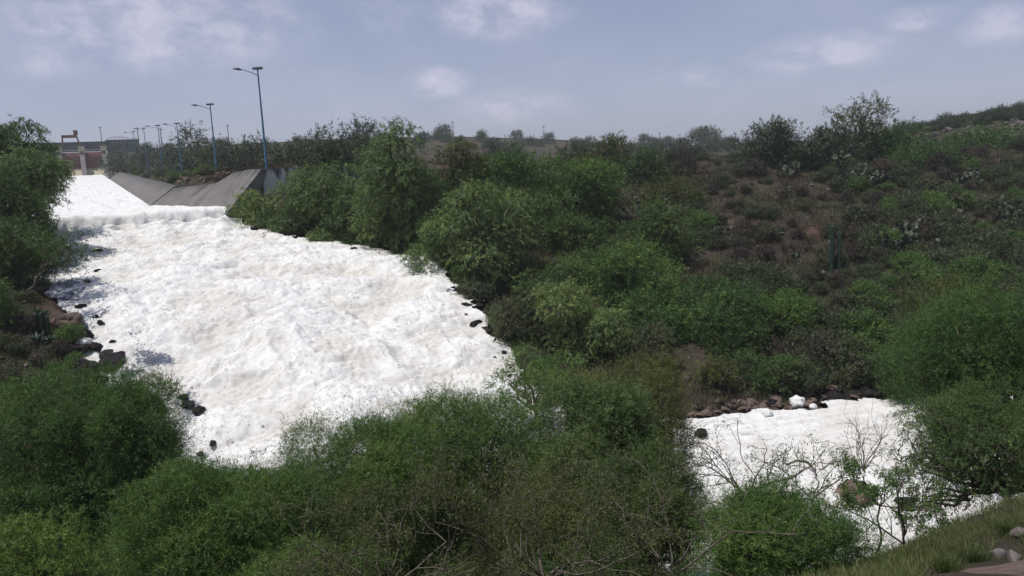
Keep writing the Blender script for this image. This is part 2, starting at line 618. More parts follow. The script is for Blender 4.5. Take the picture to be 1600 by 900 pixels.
# foam: 'gap' carries where dark water shows between the foam, plus one painted shadow pool
m_foam, t = mat('white_foam')
p = t.pos()
gap = t.n('ShaderNodeAttribute', attribute_name='gap').outputs['Fac']
crm = t.n('ShaderNodeAttribute', attribute_name='silt').outputs['Fac']
fn = t.noise(2.2, 8, .66, p, .4)
ff = t.noise(9, 7, .7, p, .6)
c = t.mix(t.ramp(t.math('ADD', t.math('MULTIPLY', crm, .7), t.math('MULTIPLY', fn, .6)), [(.42, 0.0), (.80, 1.0)]), (.75, .745, .735), (.63, .605, .57))
c = t.mix(t.ramp(t.noise(1.7, 9, .76, p, .6), [(.36, .75), (.49, 0.0)]), c, (.50, .475, .44))
gf = t.ramp(t.math('ADD', gap, t.math('MULTIPLY_ADD', t.noise(5, 9, .74, p, .8), 2.6, -1.3)), [(.58, 0.0), (.80, 1.0)])
c = t.mix(gf, c, (.10, .115, .155))
b = bump(t, t.math('ADD', ff, t.math('MULTIPLY', fn, 1.6)), .6, .06)
pr = t.n('ShaderNodeBsdfPrincipled', inp={'Base Color': c, 'Roughness': .75, 'Normal': b, 'Specular IOR Level': .25, 'Subsurface Weight': .5, 'Subsurface Radius': (.28, .28, .30), 'Subsurface Scale': 1.0})
finish(t, pr.outputs[0])

# ------------------------------------------------------------------ terrain
az_ = np.radians(np.concatenate([np.arange(-180, -52, 4), np.arange(-52, 52.01, .2), np.arange(56, 181, 4)]))
rs = np.concatenate([np.arange(.6, 20, .4), np.arange(20, 100, .36)])
g = [rs[-1]]
while g[-1] < 1500:
    g.append(g[-1] * 1.014 + .1)
rs = np.concatenate([rs, g[1:]])
A_, R_ = np.meshgrid(az_, rs)
X_, Y_ = R_ * np.sin(A_), R_ * np.cos(A_)
Z_ = land(X_.ravel(), Y_.ravel()).reshape(X_.shape)
nr, na = X_.shape
idx = np.arange(nr * na).reshape(nr, na)
q = np.stack([idx[:-1, :-1], idx[:-1, 1:], idx[1:, 1:], idx[1:, :-1]], -1).reshape(-1, 4)
verts = np.stack([X_, Y_, Z_], -1).reshape(-1, 3)
ctr = len(verts)
me = np_mesh('ground', np.vstack([verts, [[0, 0, -1.7]]]), q, True)
tag(link('ground', me, m_ground), kind='structure')


# ------------------------------------------------------------------ water
def puff(x, y, seed):
    return np.abs(perlin(x, y, seed))


def foam_height(x, y):
    wx = x + .8 * perlin(x / 2.5, y / 2.5, 31) + .25 * perlin(x / .7, y / .7, 33)
    wy = y + .8 * perlin(x / 2.5, y / 2.5, 37) + .25 * perlin(x / .7, y / .7, 39)
    k_ = sstep(31, 39, y - .25 * x)          # upper rapids run down towards us, the lower river to the right
    fx, fy = .95 - .42 * k_, -.15 - .70 * k_
    n_ = np.hypot(fx, fy)
    fx, fy = fx / n_, fy / n_
    al, ac = wx * fx + wy * fy, -wx * fy + wy * fx
    wx, wy = ac, al / 1.3
    h = .50 * perlin(wx / 4.2, wy / 2.6, 1) + .30 * (puff(wx / 1.9, wy / 1.4, 2) - .3) + .13 * (puff(wx / .85, wy / .7, 4) - .3)
    h = h + .10 * (puff(wx / .42, wy / .38, 6) - .3) + .07 * perlin(x / .19, y / .19, 8)
    return h


def water_sheet(name, x0, x1, y0, y1, step):
    xs = np.arange(x0, x1, step)
    ys = np.arange(y0, y1, step)
    X, Y = np.meshgrid(xs, ys)
    sd_ = wsd(X, Y)
    keep = sd_ < .9
    lower = sstep(-13.3, -14.2, WZ(X, Y))
    h = foam_height(X, Y) * (1 - .55 * lower)
    edge = sstep(.9, -.8, sd_)
    ft = np.exp(-((X * Dv[0] + Y * Dv[1] - 73.4) / 1.3) ** 2)
    Zw = WZ(X, Y) + h * (.35 + .65 * edge) + ft * (.12 + .55 * perlin(X / 1.1, Y / 1.1, 75))
    ds = np.hypot(X - -30, Y - 50)
    # rocks under the left margin part the foam
    tl = wsd(X, Y)
    left = sstep(7.5, .2, np.abs(sd_)) * (X < -8 - (Y - 30) * .35) * (Y > 31) * (Y < 60)
    right = sstep(2.2, .2, np.abs(sd_)) * (Y > 44) * (X > -24)
    low = np.clip(.55 - (h + .1) * .9, 0, 1)
    patch = np.clip(perlin(X / 2.2, Y / 1.8, 51) * 1.3, 0, 1)
    gap = left * (.36 + .9 * patch) * (.45 + .65 * low) + right * .75 * low * (.5 + patch)
    pool = np.exp(-(((X - P(115, 452, 49)[0]) / 2.2) ** 2 + ((Y - 49.5) / 2.6) ** 2))  # shadow pool by the left trees, painted into the foam as a dark patch
    gap = gap + .75 * pool + .26 * np.clip(perlin(X / 1.5, Y / 1.2, 66) + .5 * perlin(X / .5, Y / .5, 67), 0, 1) * (.5 + low) + .5 * sstep(.35, .6, perlin(X / 3, Y / 2, 61)) * low
    silt = np.clip(.36 - h * .9 + .5 * perlin(X / 5, Y / 4, 71) + .45 * perlin(X / 1.7 + 3, Y / 1.4, 73), 0, 1)
    ny, nx = X.shape
    idx = np.full(X.shape, -1)
    idx[keep] = np.arange(keep.sum())
    cell = keep[:-1, :-1] & keep[1:, :-1] & keep[:-1, 1:] & keep[1:, 1:]
    qd = np.stack([idx[:-1, :-1][cell], idx[:-1, 1:][cell], idx[1:, 1:][cell], idx[1:, :-1][cell]], -1)
    v = np.stack([X[keep], Y[keep], Zw[keep]], -1)
    me = np_mesh(name, v, qd, True, vert={'gap': gap[keep], 'silt': silt[keep]})
    return tag(link(name, me, m_foam), kind='structure')


water_sheet('river_water', -38, 58, 13.5, 76.5, .105)

# droplets and flecks thrown up by the rapids
rng = np.random.default_rng(8)
n = 60000
px_, py_ = rng.uniform(-36, 6, n), rng.uniform(27, 75, n)
ok = (wsd(px_, py_) < -.3) & (WZ(px_, py_) > -13.6)
px_, py_ = px_[ok], py_[ok]
hh = foam_height(px_, py_)
nl_ = np.exp(-np.abs(px_ * Dv[0] + py_ * Dv[1] - 73.2) / .9)
ok = rng.random(len(hh)) < np.clip(.25 + hh * 1.6 + nl_ * 2, .05, 1)
px_, py_, hh, nl_ = px_[ok], py_[ok], hh[ok], nl_[ok]
n = len(px_)
c_ = np.c_[px_, py_, WZ(px_, py_) + hh + rng.exponential(.035, n) + nl_ * rng.random(n) ** 2 * 1.1]
sz_ = rng.uniform(.025, .06, n)
tri = unit(rng.normal(size=(n, 4, 3))) * sz_[:, None, None] + c_[:, None]
fi = (np.arange(n)[:, None] * 4)
qd = np.concatenate([fi + [0, 1, 2], fi + [0, 3, 1], fi + [0, 2, 3], fi + [1, 3, 2]])
me = np_mesh('foam_spray', tri.reshape(-1, 3), qd, True, nside=3)
tag(link('foam_spray', me, m_foam), 'white flecks of foam thrown up by the rapids', 'foam', kind='stuff')

# canal water running up to the gates, rolled over the lip and down to the foot of the fall
n_s = 220
tt = np.concatenate([np.linspace(356, 110, 200), np.linspace(109, 77, 120)])
prof = []
for t_ in tt:
    lo = np.interp(t_, [77, 90], [-3.2, -7.6])
    hi = np.interp(t_, [77, 90], [12.5, 6.4])
    s_ = np.linspace(lo, hi, n_s)
    xy = Rv[None] * (s_[:, None] - SO) + Dv[None] * t_
    z = canal_z(t_) + .07 * perlin(xy[:, 0] / 1.4, xy[:, 1] / 2.0, 12) + .05 * perlin(xy[:, 0] / .5, xy[:, 1] / .6, 14)
    z = z + (.14 + .22 * perlin(s_ / 1.9, np.full(n_s, 3.3), 41) + .04 * perlin(s_ / .5, np.full(n_s, 1.3), 43)) * sstep(82, 77, t_)                   # the bulge above the lip
    prof.append(np.c_[xy, z])
for k in range(1, 46):
    f_ = k / 45
    lo, hi = -3.2, 12.5
    s_ = np.linspace(lo, hi, n_s)
    tfront = 76.6 - (1.5 + .55 * perlin(s_ / 1.6, np.full(n_s, 7.7), 45)) * f_ ** .5 - .2 * f_ + (s_ - 4) * .03
    t_ = tfront + .30 * f_ * perlin(s_ / .7, np.full(n_s, f_ * 1.2), 16) + .35 * f_ * puff(s_ / .9, np.full(n_s, f_ * 2.2), 18) + .07 * f_ * perlin(s_ / .25, np.full(n_s, f_ * 4), 20)
    xy = Rv[None] * (s_[:, None] - SO) + Dv[None] * t_[:, None]
    ztop = canal_z(77) + .14 + .22 * perlin(s_ / 1.9, np.full(n_s, 3.3), 41) + .04 * perlin(s_ / .5, np.full(n_s, 1.3), 43)
    z = ztop - (ztop + 6.2) * f_ ** 1.5 + .10 * perlin(s_ / .8, np.full(n_s, f_ * 2.0), 19) * (1 - f_)
    prof.append(np.c_[xy, z])
V = np.array(prof)
nr, na = V.shape[:2]
idx = np.arange(nr * na).reshape(nr, na)
qd = np.stack([idx[:-1, :-1], idx[1:, :-1], idx[1:, 1:], idx[:-1, 1:]], -1).reshape(-1, 4)
ss = np.tile(np.linspace(0, 15, n_s), (nr, 1))
rowf = np.concatenate([np.zeros(len(tt)), np.arange(1, 46) / 45])[:, None]
gcan = (.40 + .22 * perlin(V[..., 0] * Rv[0] / .7 + V[..., 1] * Rv[1] / .7, (V[..., 0] * Dv[0] + V[..., 1] * Dv[1]) / 9, 27)) * (rowf == 0)
gp = gcan + np.clip(perlin(ss / .8, rowf * 1.0 + 0 * ss, 22) * 1.1 + .15, 0, 1) * sstep(.5, .95, rowf) * .30
sl = np.clip(.1 + 1.2 * perlin(ss / 1.3, rowf * 1.3 + 0 * ss, 24), 0, 1) * sstep(.3, .9, rowf)
me = np_mesh('canal_water', V.reshape(-1, 3), qd, True, vert={'gap': gp.ravel(), 'silt': sl.ravel()})
tag(link('canal_water', me, m_foam), kind='structure')


# ------------------------------------------------------------------ canal walls
def loft(name, secs, along, mats, label, cat):
    """secs: list of closed sections (same count), along: metres for the streak pattern"""
    secs = np.array(secs)
    n, k = secs.shape[:2]
    vs = secs.reshape(-1, 3)
    fs = []
    for i in range(n - 1):
        for j in range(k):
            j2 = (j + 1) % k
            fs.append((i * k + j, i * k + j2, (i + 1) * k + j2, (i + 1) * k + j))
    fs.append(tuple(range(k))[::-1])
    fs.append(tuple((n - 1) * k + j for j in range(k)))
    me = bpy.data.meshes.new(name)
    me.from_pydata([tuple(map(float, v)) for v in vs], [], fs)
    a1 = me.attributes.new('along', 'FLOAT', 'POINT')
    a1.data.foreach_set('value', np.repeat(along, k).astype(np.float32))
    dn = secs[:, :, 2].max(axis=1)[:, None] - secs[:, :, 2]
    a2 = me.attributes.new('down', 'FLOAT', 'POINT')
    a2.data.foreach_set('value', dn.ravel().astype(np.float32))
    me.update()
    o = link(name, me, mats)
    return tag(o, label, cat)


def sec(t, foot, top, ztop, zw, side=1, zlow=None):
    a = [(foot - .5 * side, zw - .9), (top, ztop), (top + .45 * side, ztop), (top + .45 * side, ztop - .3), (foot + .6 * side, zw - 1.6 if zlow is None else zlow)]
    return [(*ST(s_, t), z) for s_, z in a]


ts = [356, 300, 250, 200, 160, 130, 110, 100, 92]
loft('canal_wall', [sec(t, 6, 9.2, canal_z(t) + 1.75, canal_z(t)) for t in ts], [400 - t for t in ts], CONC,
     'long sloping grey concrete lining on the lamp post side of the canal', 'canal wall')
loft('canal_wall', [sec(t, -7, -10.6, canal_z(t) + 2.45, canal_z(t), -1) for t in ts[:-1] + [78]], [400 - t for t in ts[:-1] + [78]], CONC,
     'concrete canal lining half hidden behind the trees opposite the lamp posts', 'canal wall')
ts2 = [(91.9, 6, 9.2, canal_z(92) + 1.6), (88, 7.2, 10.5, canal_z(92) + 1.75), (84.5, 8.6, 12.4, -1.55), (81.5, 9.8, 13.6, -.6), (78.5, 11.0, 14.7, -.3), (75.5, 11.9, 15.3, -.3)]
loft('canal_head_wall', [sec(t, f_, tp, zt, canal_z(t), 1, -8) for t, f_, tp, zt in ts2], [100 - q[0] for q in ts2], CONC,
     'flaring concrete end of the canal wall beside the white fall', 'wall')
# wing wall: a thick slab running right from the head wall, facing the cascade
secs = []
for s_ in np.linspace(15.35, 27, 24):
    t0 = 75.7
    zt = -.33
    secs.append([(*ST(s_, t0 - .35), -8.5), (*ST(s_, t0), zt), (*ST(s_, t0 + .5), zt), (*ST(s_, t0 + .9), -8.5)])
loft('wing_wall', secs, np.linspace(15.35, 27, 24), CONCW, 'pale vertical concrete wall with black water stains below the nearest lamp post', 'wall')
secs = []
for s_ in np.linspace(-3.25, -16, 14):
    secs.append([(*ST(s_, 73.6), -8), (*ST(s_, 73.9), -1.6), (*ST(s_, 74.5), -1.6), (*ST(s_, 74.8), -8)])
loft('wing_wall', secs, np.linspace(50, 63, 14), CONCW, 'dark concrete wall end at the left of the fall under the trees', 'wall')

# ------------------------------------------------------------------ gate house at the head of the canal
Tg = 360


def L(s_, t_, z):
    return (*ST(s_, t_), z)


gate = empty('spillway_gate', L(0, Tg, -1))
tag(gate, 'red spillway gates between grey piers under a dark bridge deck', 'spillway')
g0 = np.array(gate.location)


def gbox(mb, s0, s1, t0, t1, z0, z1):
    b_ = [L(s0, t0, z0), L(s1, t0, z0), L(s1, t1, z0), L(s0, t1, z0)]
    return mb.hexa(b_, [(x, y, z1) for x, y, _ in b_])


for s_ in (-7.6, .2, 8.0):
    mb = MB()
    b_ = [L(s_ - .85, Tg - 8, -2), L(s_ + .85, Tg - 8, -2), L(s_ + .85, Tg + 4, -2), L(s_ - .85, Tg + 4, -2)]
    u_ = [L(s_ - .85, Tg - 1.2, 8.6), L(s_ + .85, Tg - 1.2, 8.6), L(s_ + .85, Tg + 4, 8.6), L(s_ - .85, Tg + 4, 8.6)]
    mb.hexa(b_, u_)
    o = mb.build('pier', PIER, gate, off=g0)
    mb = gbox(MB(), s_ - 1.15, s_ + 1.15, Tg - 2.0, Tg + 4.4, 8.62, 10.6)
    mb.build('pier_head', CREAM, o, off=g0)
for s0, s1 in ((-6.7, -.7), (1.1, 7.1)):
    mb = MB()
    n = 12
    for k in range(n):      # curved skin of a radial gate
        za, zb = 1.9 + k * 6.4 / n, 1.9 + (k + 1) * 6.4 / n
        ta, tb = Tg + .6 - 1.5 * math.sin(math.pi * k / n * .9), Tg + .6 - 1.5 * math.sin(math.pi * (k + 1) / n * .9)
        b_ = [L(s0, ta, za), L(s1, ta, za), L(s1, ta + .3, za), L(s0, ta + .3, za)]
        mb.hexa(b_, [L(s0, tb, zb), L(s1, tb, zb), L(s1, tb + .3, zb), L(s0, tb + .3, zb)])
    gt = mb.build('gate_leaf', RED, gate, off=g0)
    mb = MB()
    for z in (2.1, 3.0, 3.9):
        gbox(mb, s0 + .1, s1 - .1, Tg - 1.8, Tg - 1.62, z, z + .28)
    for s_ in np.linspace(s0 + .2, s1 - .5, 6):
        gbox(mb, s_, s_ + .3, Tg - 1.61, Tg - 1.45, 1.9, 4.3)
    mb.build('gate_girder', REDL, gt, off=g0)
mb = MB()
for s0, s1 in ((-6.7, -.7), (1.1, 7.1)):
    b_ = [L(s0, Tg - 5, -2), L(s1, Tg - 5, -2), L(s1, Tg + 2, -2), L(s0, Tg + 2, -2)]
    mb.hexa(b_, [L(s0, Tg - 1.7, 1.85), L(s1, Tg - 1.7, 1.85), L(s1, Tg + 2, 1.85), L(s0, Tg + 2, 1.85)])
mb.build('sill', CREAM, gate, off=g0)
mb = gbox(MB(), -22, 10, Tg + 1, Tg + 7, 8.65, 9.3)
gbox(mb, -22, 9.2, Tg + .6, Tg + .95, 8.7, 11.4)
gbox(mb, -22, 10, Tg + 7.05, Tg + 7.4, 8.7, 12.6)
mb.build('bridge_deck', DECK, gate, off=g0)
mb = MB()
for s0, s1 in ((-6.4, -1), (1.4, 6.8)):
    gbox(mb, s0, s1, Tg - 1.9, Tg - 1.7, 9.0, 9.25)
mb.build('hoist_beam', CREAM, gate, off=g0)

gan = empty('gantry_crane', L(-2.6, Tg + 2.5, 11.4))
tag(gan, 'rust red gantry frame standing on the bridge over the gates', 'crane')
g1 = np.array(gan.location)
for s_, lean in ((-6.3, .4), (.4, -1.5)):
    mb = MB()
    for dt in (-1.4, 1.4):
        mb.tube([L(s_, Tg + 2.5 + dt, 9.3), L(s_ + lean, Tg + 2.5 + dt * .5, 15.2)], .33, 4)
    mb.build('leg', RUST, gan, off=g1)
mb = gbox(MB(), -6.1, -.9, Tg + 1.8, Tg + 3.2, 14.1, 15.2)
mb.build('cross_beam', RUST, gan, off=g1)
mb = gbox(MB(), -1.9, -.3, Tg + 1.6, Tg + 3.4, 15.25, 17.0)
mb.build('hoist_house', RUST, gan, off=g1)

hs = empty('block_building', L(16, Tg + 12, 8))
tag(hs, 'low grey flat roofed building on the dam beside the gates', 'building')
h0 = np.array(hs.location)
gbox(MB(), 9.6, 21.5, Tg + 8, Tg + 17, 6, 12.8).build('wall', GREYB, hs, off=h0)
mb = MB()
for s_ in (11.0, 13.6, 16.2, 18.8):
    gbox(mb, s_, s_ + 1.3, Tg + 7.93, Tg + 7.99, 9.6, 11.4)
    mb.build('window', METAL, hs, off=h0)
    mb = MB()
gbox(MB(), 9.3, 21.8, Tg + 7.6, Tg + 17.3, 12.82, 13.1).build('roof', DECK, hs, off=h0)
mb = MB()
for k in range(16):
    s_ = 9.8 + k * .76
    zt = 13.6 + 1.0 * math.sin(math.pi * min(1, k / 11)) + random.uniform(-.2, .3)
    mb.tube([L(s_, Tg + 9, 13.1), L(s_ + .5, Tg + 9, zt)], .06, 4)
    if k:
        mb.tube([L(s_ - .76, Tg + 9, 13.9), L(s_, Tg + 9, zt - .1)], .06, 4)
mb.build('roof_rail', METAL, hs, off=h0)

# parapet along the dam crest
cr = [(205, 233, 326), (300, 229.5, 337), (400, 223.5, 357), (550, 216.5, 397), (700, 213, 437), (850, 217, 457), (925, 221, 462)]
pts = []
for i in range(len(cr) - 1):
    for k in range(6):
        q = np.array(cr[i]) * (1 - k / 6) + np.array(cr[i + 1]) * k / 6
        pts.append(P(*q))
mb = MB()
for a_, b_ in zip(pts[:-1], pts[1:]):
    d = (b_ - a_)[:2]
    nrm = np.array([-d[1], d[0]]) / np.hypot(*d) * .2
    bb = [(*(a_[:2] + nrm), a_[2] - 2.6), (*(a_[:2] - nrm), a_[2] - 2.6), (*(b_[:2] - nrm), b_[2] - 2.6), (*(b_[:2] + nrm), b_[2] - 2.6)]
    uu = [(*(a_[:2] + nrm), a_[2]), (*(a_[:2] - nrm), a_[2]), (*(b_[:2] - nrm), b_[2]), (*(b_[:2] + nrm), b_[2])]
    mb.hexa(bb, uu)
o = mb.build('parapet_wall', DECK)
tag(o, 'long low dark parapet along the dam crest on the skyline', 'wall')


# ------------------------------------------------------------------ lamp posts and poles
def lamp(base, H, label):
    r_ = empty('lamp_post', base)
    tag(r_, label, 'lamp post', 'blue lamp posts along the canal')
    x, y = -.86, -.5
    n = math.hypot(x, y)
    x, y = x / n, y / n
    MB().tube([(0, 0, -.6), (0, 0, .05), (0, 0, H * .5), (0, 0, H)], [.13, .13, .10, .065], 8).build('pole', BLUE, r_)
    MB().tube([(0, 0, -.3), (0, 0, .25)], .2, 8).build('base_plate', METAL, r_)
    k = H / 10
    mb = MB().tube([(0, 0, H - .55), (x * .6 * k, y * .6 * k, H - .28), (x * 1.3 * k, y * 1.3 * k, H - .06), (x * 1.75 * k, y * 1.75 * k, H + .02)], .04, 6)
    arm = mb.build('arm', BLUE, r_)
    mb = MB().tube([(x * 1.5 * k, y * 1.5 * k, H - .04), (x * 1.75 * k, y * 1.75 * k, H + .02), (x * 2.25 * k, y * 2.25 * k, H + .05)], [.06, .13, .06], 6)
    mb.build('lantern', METAL, arm)
    mb = MB().box((0, 0, H + .12), (.9 * k, .4, .2), (.9, -.3))
    mb.tube([(0, 0, H - .05), (0, 0, H + .05)], .09, 6)
    mb.build('floodlight_bracket', METAL, r_)
    return r_


LP = [(417, 264, 78.5, 10.1, 'tallest blue lamp post standing behind the stained concrete wall'),
      (341, 287, 105, 10.1, 'second blue lamp post in front of the rubble bank above the canal'),
      (286, 282, 143, 10.4, 'third blue lamp post counting back along the canal'),
      (256, 279, 165, 10.4, 'fourth blue lamp post counting back along the canal'),
      (233, 273, 195, 10.4, 'fifth blue lamp post, near the far end of the canal wall'),
      (216, 271, 217, 10.6, 'farthest blue lamp post with an arm, beside the grey building')]
for u, v, Y, H, lb in LP:
    q = P(u, v, Y)
    lamp((q[0], q[1], float(land(np.array([q[0]]), np.array([q[1]]))[0])), H, lb)
UPL = [(255, 240, 250, 199, 270, 'thin grey pole behind the fourth lamp post'), (217, 240, 214, 198, 300, 'thin grey pole behind the farthest lamp post'),
       (158, 236, 156, 197, 365, 'thin pale mast rising behind the red gates'), (357, 232, 355, 194, 330, 'thin grey pole on the dam between the two nearest lamp posts'),
       (709, 219, 707, 189, 425, 'thin utility pole on the skyline right of the tall drooping tree'),
       (851, 224, 849.5, 196, 440, 'utility pole with a crossarm at the end of the parapet'), (1031, 232, 1030.5, 207, 430, 'utility pole among the skyline bushes at the middle'),
       (988, 234, 987.5, 219, 460, 'short distant pole on the low part of the skyline')]
for u, v, u2, v2, Y, lb in UPL:
    a_, b_ = P(u, v, Y), P(u2, v2, Y)
    z0 = float(land(a_[:1], a_[1:2])[0])
    r_ = empty('utility_pole', (b_[0], b_[1], z0))
    tag(r_, lb, 'pole', 'thin poles along the skyline')
    H = b_[2] - z0
    MB().tube([(0, 0, -.5), (0, 0, H)], [.2, .13], 6).build('pole', WOODP, r_)
    MB().box((0, 0, H - .7), (1.7, .16, .18)).build('crossarm', WOODP, r_)


# ------------------------------------------------------------------ foliage
def leaf_tris(p, a, l, w_, rng, nrm=None, jit=.55):
    n = len(p)
    nr_ = rng.normal(size=(n, 3))
    if nrm is not None:
        nr_ = unit(nrm + nr_ * jit)
    s_ = unit(np.cross(a, nr_))
    l = l[:, None]
    w_ = w_[:, None]
    v = np.stack([p - s_ * w_ * .5, p + s_ * w_ * .5, p + a * l], 1)
    return v.reshape(-1, 3)


def make_lobes(rng, a, c, b, n, small=1.0):
    lo = []
    while len(lo) < n:
        d = rng.uniform(-1, 1, 3)
        if (np.abs(d) ** 2.6).sum() > 1 or (np.abs(d) ** 2).sum() < .25:
            continue
        sz = small * (rng.uniform(.30, .46) if n > 6 else rng.uniform(.42, .6))
        ce = d * np.array([a, c, b]) * (1.05 - sz)
        lo.append([*ce, sz * a * rng.uniform(.8, 1.15), sz * c * rng.uniform(.8, 1.1), sz * b * rng.uniform(.8, 1.1)])
    lo.append([0, 0, -b * .12, a * .5, c * .5, b * .5])
    lo = np.array(lo)
    for ax, ext in ((0, a), (2, b)):     # reach the box on both sides
        hi = (lo[:, ax] + lo[:, ax + 3]).max()
        lw_ = (lo[:, ax] - lo[:, ax + 3]).min()
        k = 2 * ext / (hi - lw_)
        lo[:, ax] = (lo[:, ax] - (hi + lw_) / 2) * k
        lo[:, ax + 3] *= k
    return lo


def crown_points(rng, lo, n, shell=.6, under=.5):
    wgt = lo[:, 3] * lo[:, 5]
    ii = rng.choice(len(lo), n, p=wgt / wgt.sum())
    d = unit(rng.normal(size=(n, 3)))
    fl = (d[:, 2] < 0) & (rng.random(n) > under)
    d[fl, 2] *= -1
    r = shell + (1 - shell) * rng.random(n) ** .6
    # rough outline
    ph = d * 3.1 + ii[:, None] * 7.7
    r *= 1 + .16 * np.sin(ph[:, 0] * 2.1 + 1) * np.sin(ph[:, 1] * 2.7) + .12 * np.sin(ph[:, 2] * 4.3 + ph[:, 0] * 3) + rng.normal(size=n) * .05
    p = lo[ii, :3] + d * r[:, None] * lo[ii, 3:]
    dmin = np.full(n, 9.0)
    for k in range(len(lo)):
        e = np.linalg.norm((p - lo[k, :3]) / lo[k, 3:], axis=1)
        dmin = np.minimum(dmin, e)
    keep = (dmin > .55) | (rng.random(n) < .25)
    return p[keep], d[keep], ii[keep]


def crown_mesh(rng, lo, n_leaf, ll, lw, style, tint0=.5, per=14, name='crown', clump=1.0):
    ns = max(30, int(n_leaf / per))
    p, d, ii = crown_points(rng, lo, int(ns * 1.25))
    ns = len(p)
    if style == 'pep':
        sd_ = unit(d * np.array([.75, .75, .35]) + np.array([0, 0, -.62]) + rng.normal(size=(ns, 3)) * .40)
        sl = ll * rng.uniform(1.6, 4.2, ns) * clump
        spread, upb = .75, .25
    elif style == 'mesq':
        sd_ = unit(d * .9 + np.array([0, 0, .28]) + rng.normal(size=(ns, 3)) * .55)
        sl = ll * rng.uniform(2.2, 5.0, ns) * clump
        spread, upb = .85, .6
        lg = rng.random(ns) < (.07 if ll < .11 else 0)
        sl[lg] *= rng.uniform(1.8, 3.6, lg.sum())
        sd_[lg] = unit(d[lg] + np.array([0, 0, .5]) + rng.normal(size=(int(lg.sum()), 3)) * .35)
    else:
        sd_ = unit(d * .8 + np.array([0, 0, .5]) + rng.normal(size=(ns, 3)) * .5)
        sl = ll * rng.uniform(1.5, 3.5, ns) * clump
        spread, upb = 1.0, .4
    t = rng.random((ns, per)) ** .8
    ct = np.clip(tint0 + rng.normal(size=ns) * .26 + .45 * (rng.random(len(lo))[ii] - .5), 0, 1)
    pos = p[:, None] + sd_[:, None] * (t * sl[:, None])[..., None]
    pos[..., 2] -= (t ** 2) * sl[:, None] * (.12 if style != 'pep' else .05)
    pos += rng.normal(size=pos.shape) * ll * (.28 if style != 'pep' else .2)
    ax = unit(sd_[:, None] + rng.normal(size=pos.shape) * spread)
    if style == 'pep':
        ax = unit(ax + np.array([0, 0, -.4]))
    tint = np.clip(ct[:, None] + rng.normal(size=t.shape) * .16, 0, 1)
    N = ns * per
    nrm = np.repeat(unit(d + np.array([0, 0, .22])), per, 0)
    v = leaf_tris(pos.reshape(-1, 3), ax.reshape(-1, 3), ll * rng.uniform(.6, 1.3, N), lw * rng.uniform(.7, 1.3, N), rng, nrm, .48)
    return v, tint.ravel()


def leaf_obj(name, v, tint, m, parent=None):
    me = np_mesh(name, v, np.arange(len(v)), False, face={'tint': tint}, nside=3)
    return link(name, me, m, parent)


def wob(a_, b_, n, amp, rng):
    a_, b_ = np.array(a_, float), np.array(b_, float)
    t = np.linspace(0, 1, n)
    pts = a_[None] + (b_ - a_)[None] * t[:, None]
    pts += rng.normal(size=(n, 3)) * amp * np.linalg.norm(b_ - a_) * (np.sin(t * math.pi))[:, None]
    return pts


def tree(name, label, cat, u0, u1, v0, v1, Y, style, m, k=5.0, nl=11, depth=.8, ll=None, aspect=.26, tint=.5, bark=None, twigs=0, group=None, seed=None,
         per=14, trunk=True, stems=1, bdu=0):
    rng = np.random.default_rng(seed if seed is not None else int(u0 * 7 + v0 * 13 + Y) % 100000 + 17)
    cen = P((u0 + u1) / 2, (v0 + v1) / 2, Y)
    dist = np.dot(cen, fwd)
    a = (u1 - u0) / 2 * dist / F
    b = (v1 - v0) / 2 * dist / F
    c = max(min(a * depth, 9), b * .5)
    gz = float(land(cen[:1], cen[1:2])[0])
    base = np.array([cen[0], cen[1], min(gz, cen[2] - b * .5)])
    if bdu:
        q = P((u0 + u1) / 2 + bdu, (v0 + v1) / 2, Y)
        base = np.array([q[0], q[1], float(land(q[:1], q[1:2])[0])])
    root = empty(name, base)
    tag(root, label, cat, group)
    if nl > 6:
        nl = int(nl * 1.7)
    lo = make_lobes(rng, a, c, b, nl, .8 if nl > 6 else 1)
    lo[:, :3] += cen - base
    if style == 'mesq' and Y < 30 and not ll:
        ll, aspect = max(.068, Y * .0043), .155
    ll = ll or max(.05, Y * .0040)
    lw = ll * aspect
    px = F / dist
    area = (u1 - u0) * (v1 - v0) * .78
    n = int(k * area / (ll * px * lw * px * .5))
    n = min(n, 260000)
    v, tn = crown_mesh(rng, lo, n, ll, lw, style, tint, per)
    leaf_obj('crown', v, tn, m, root)
    if trunk:
        mb = MB()
        r0 = max(.07, .045 * (a + b))
        hub = (cen - base) * np.array([.5, .5, .55])
        for st_ in range(stems):
            off = rng.normal(size=3) * a * .12 * (stems > 1)
            off[2] = 0
            mb.tube(wob(off + (0, 0, -.4), hub + off * 2, 6, .05, rng), np.linspace(r0, r0 * .62, 6), 7)
        for q in lo:
            tip = q[:3] + (0, 0, q[5] * .3)
            mb.tube(wob(hub, tip, 6, .06, rng), np.linspace(r0 * .5, r0 * .1, 6), 5)
        if twigs:
            pp, dd, ii = crown_points(rng, lo, twigs, .7)
            for q, i in zip(pp, ii):
                s_ = lo[i, :3] * .6 + q * .4 + rng.normal(size=3) * .1
                mb.tube(wob(s_, q * 1.0, 4, .06, rng), np.linspace(.018, .006, 4), 3, False)
        mb.build('trunk', bark or BARK, root, True)
    return root


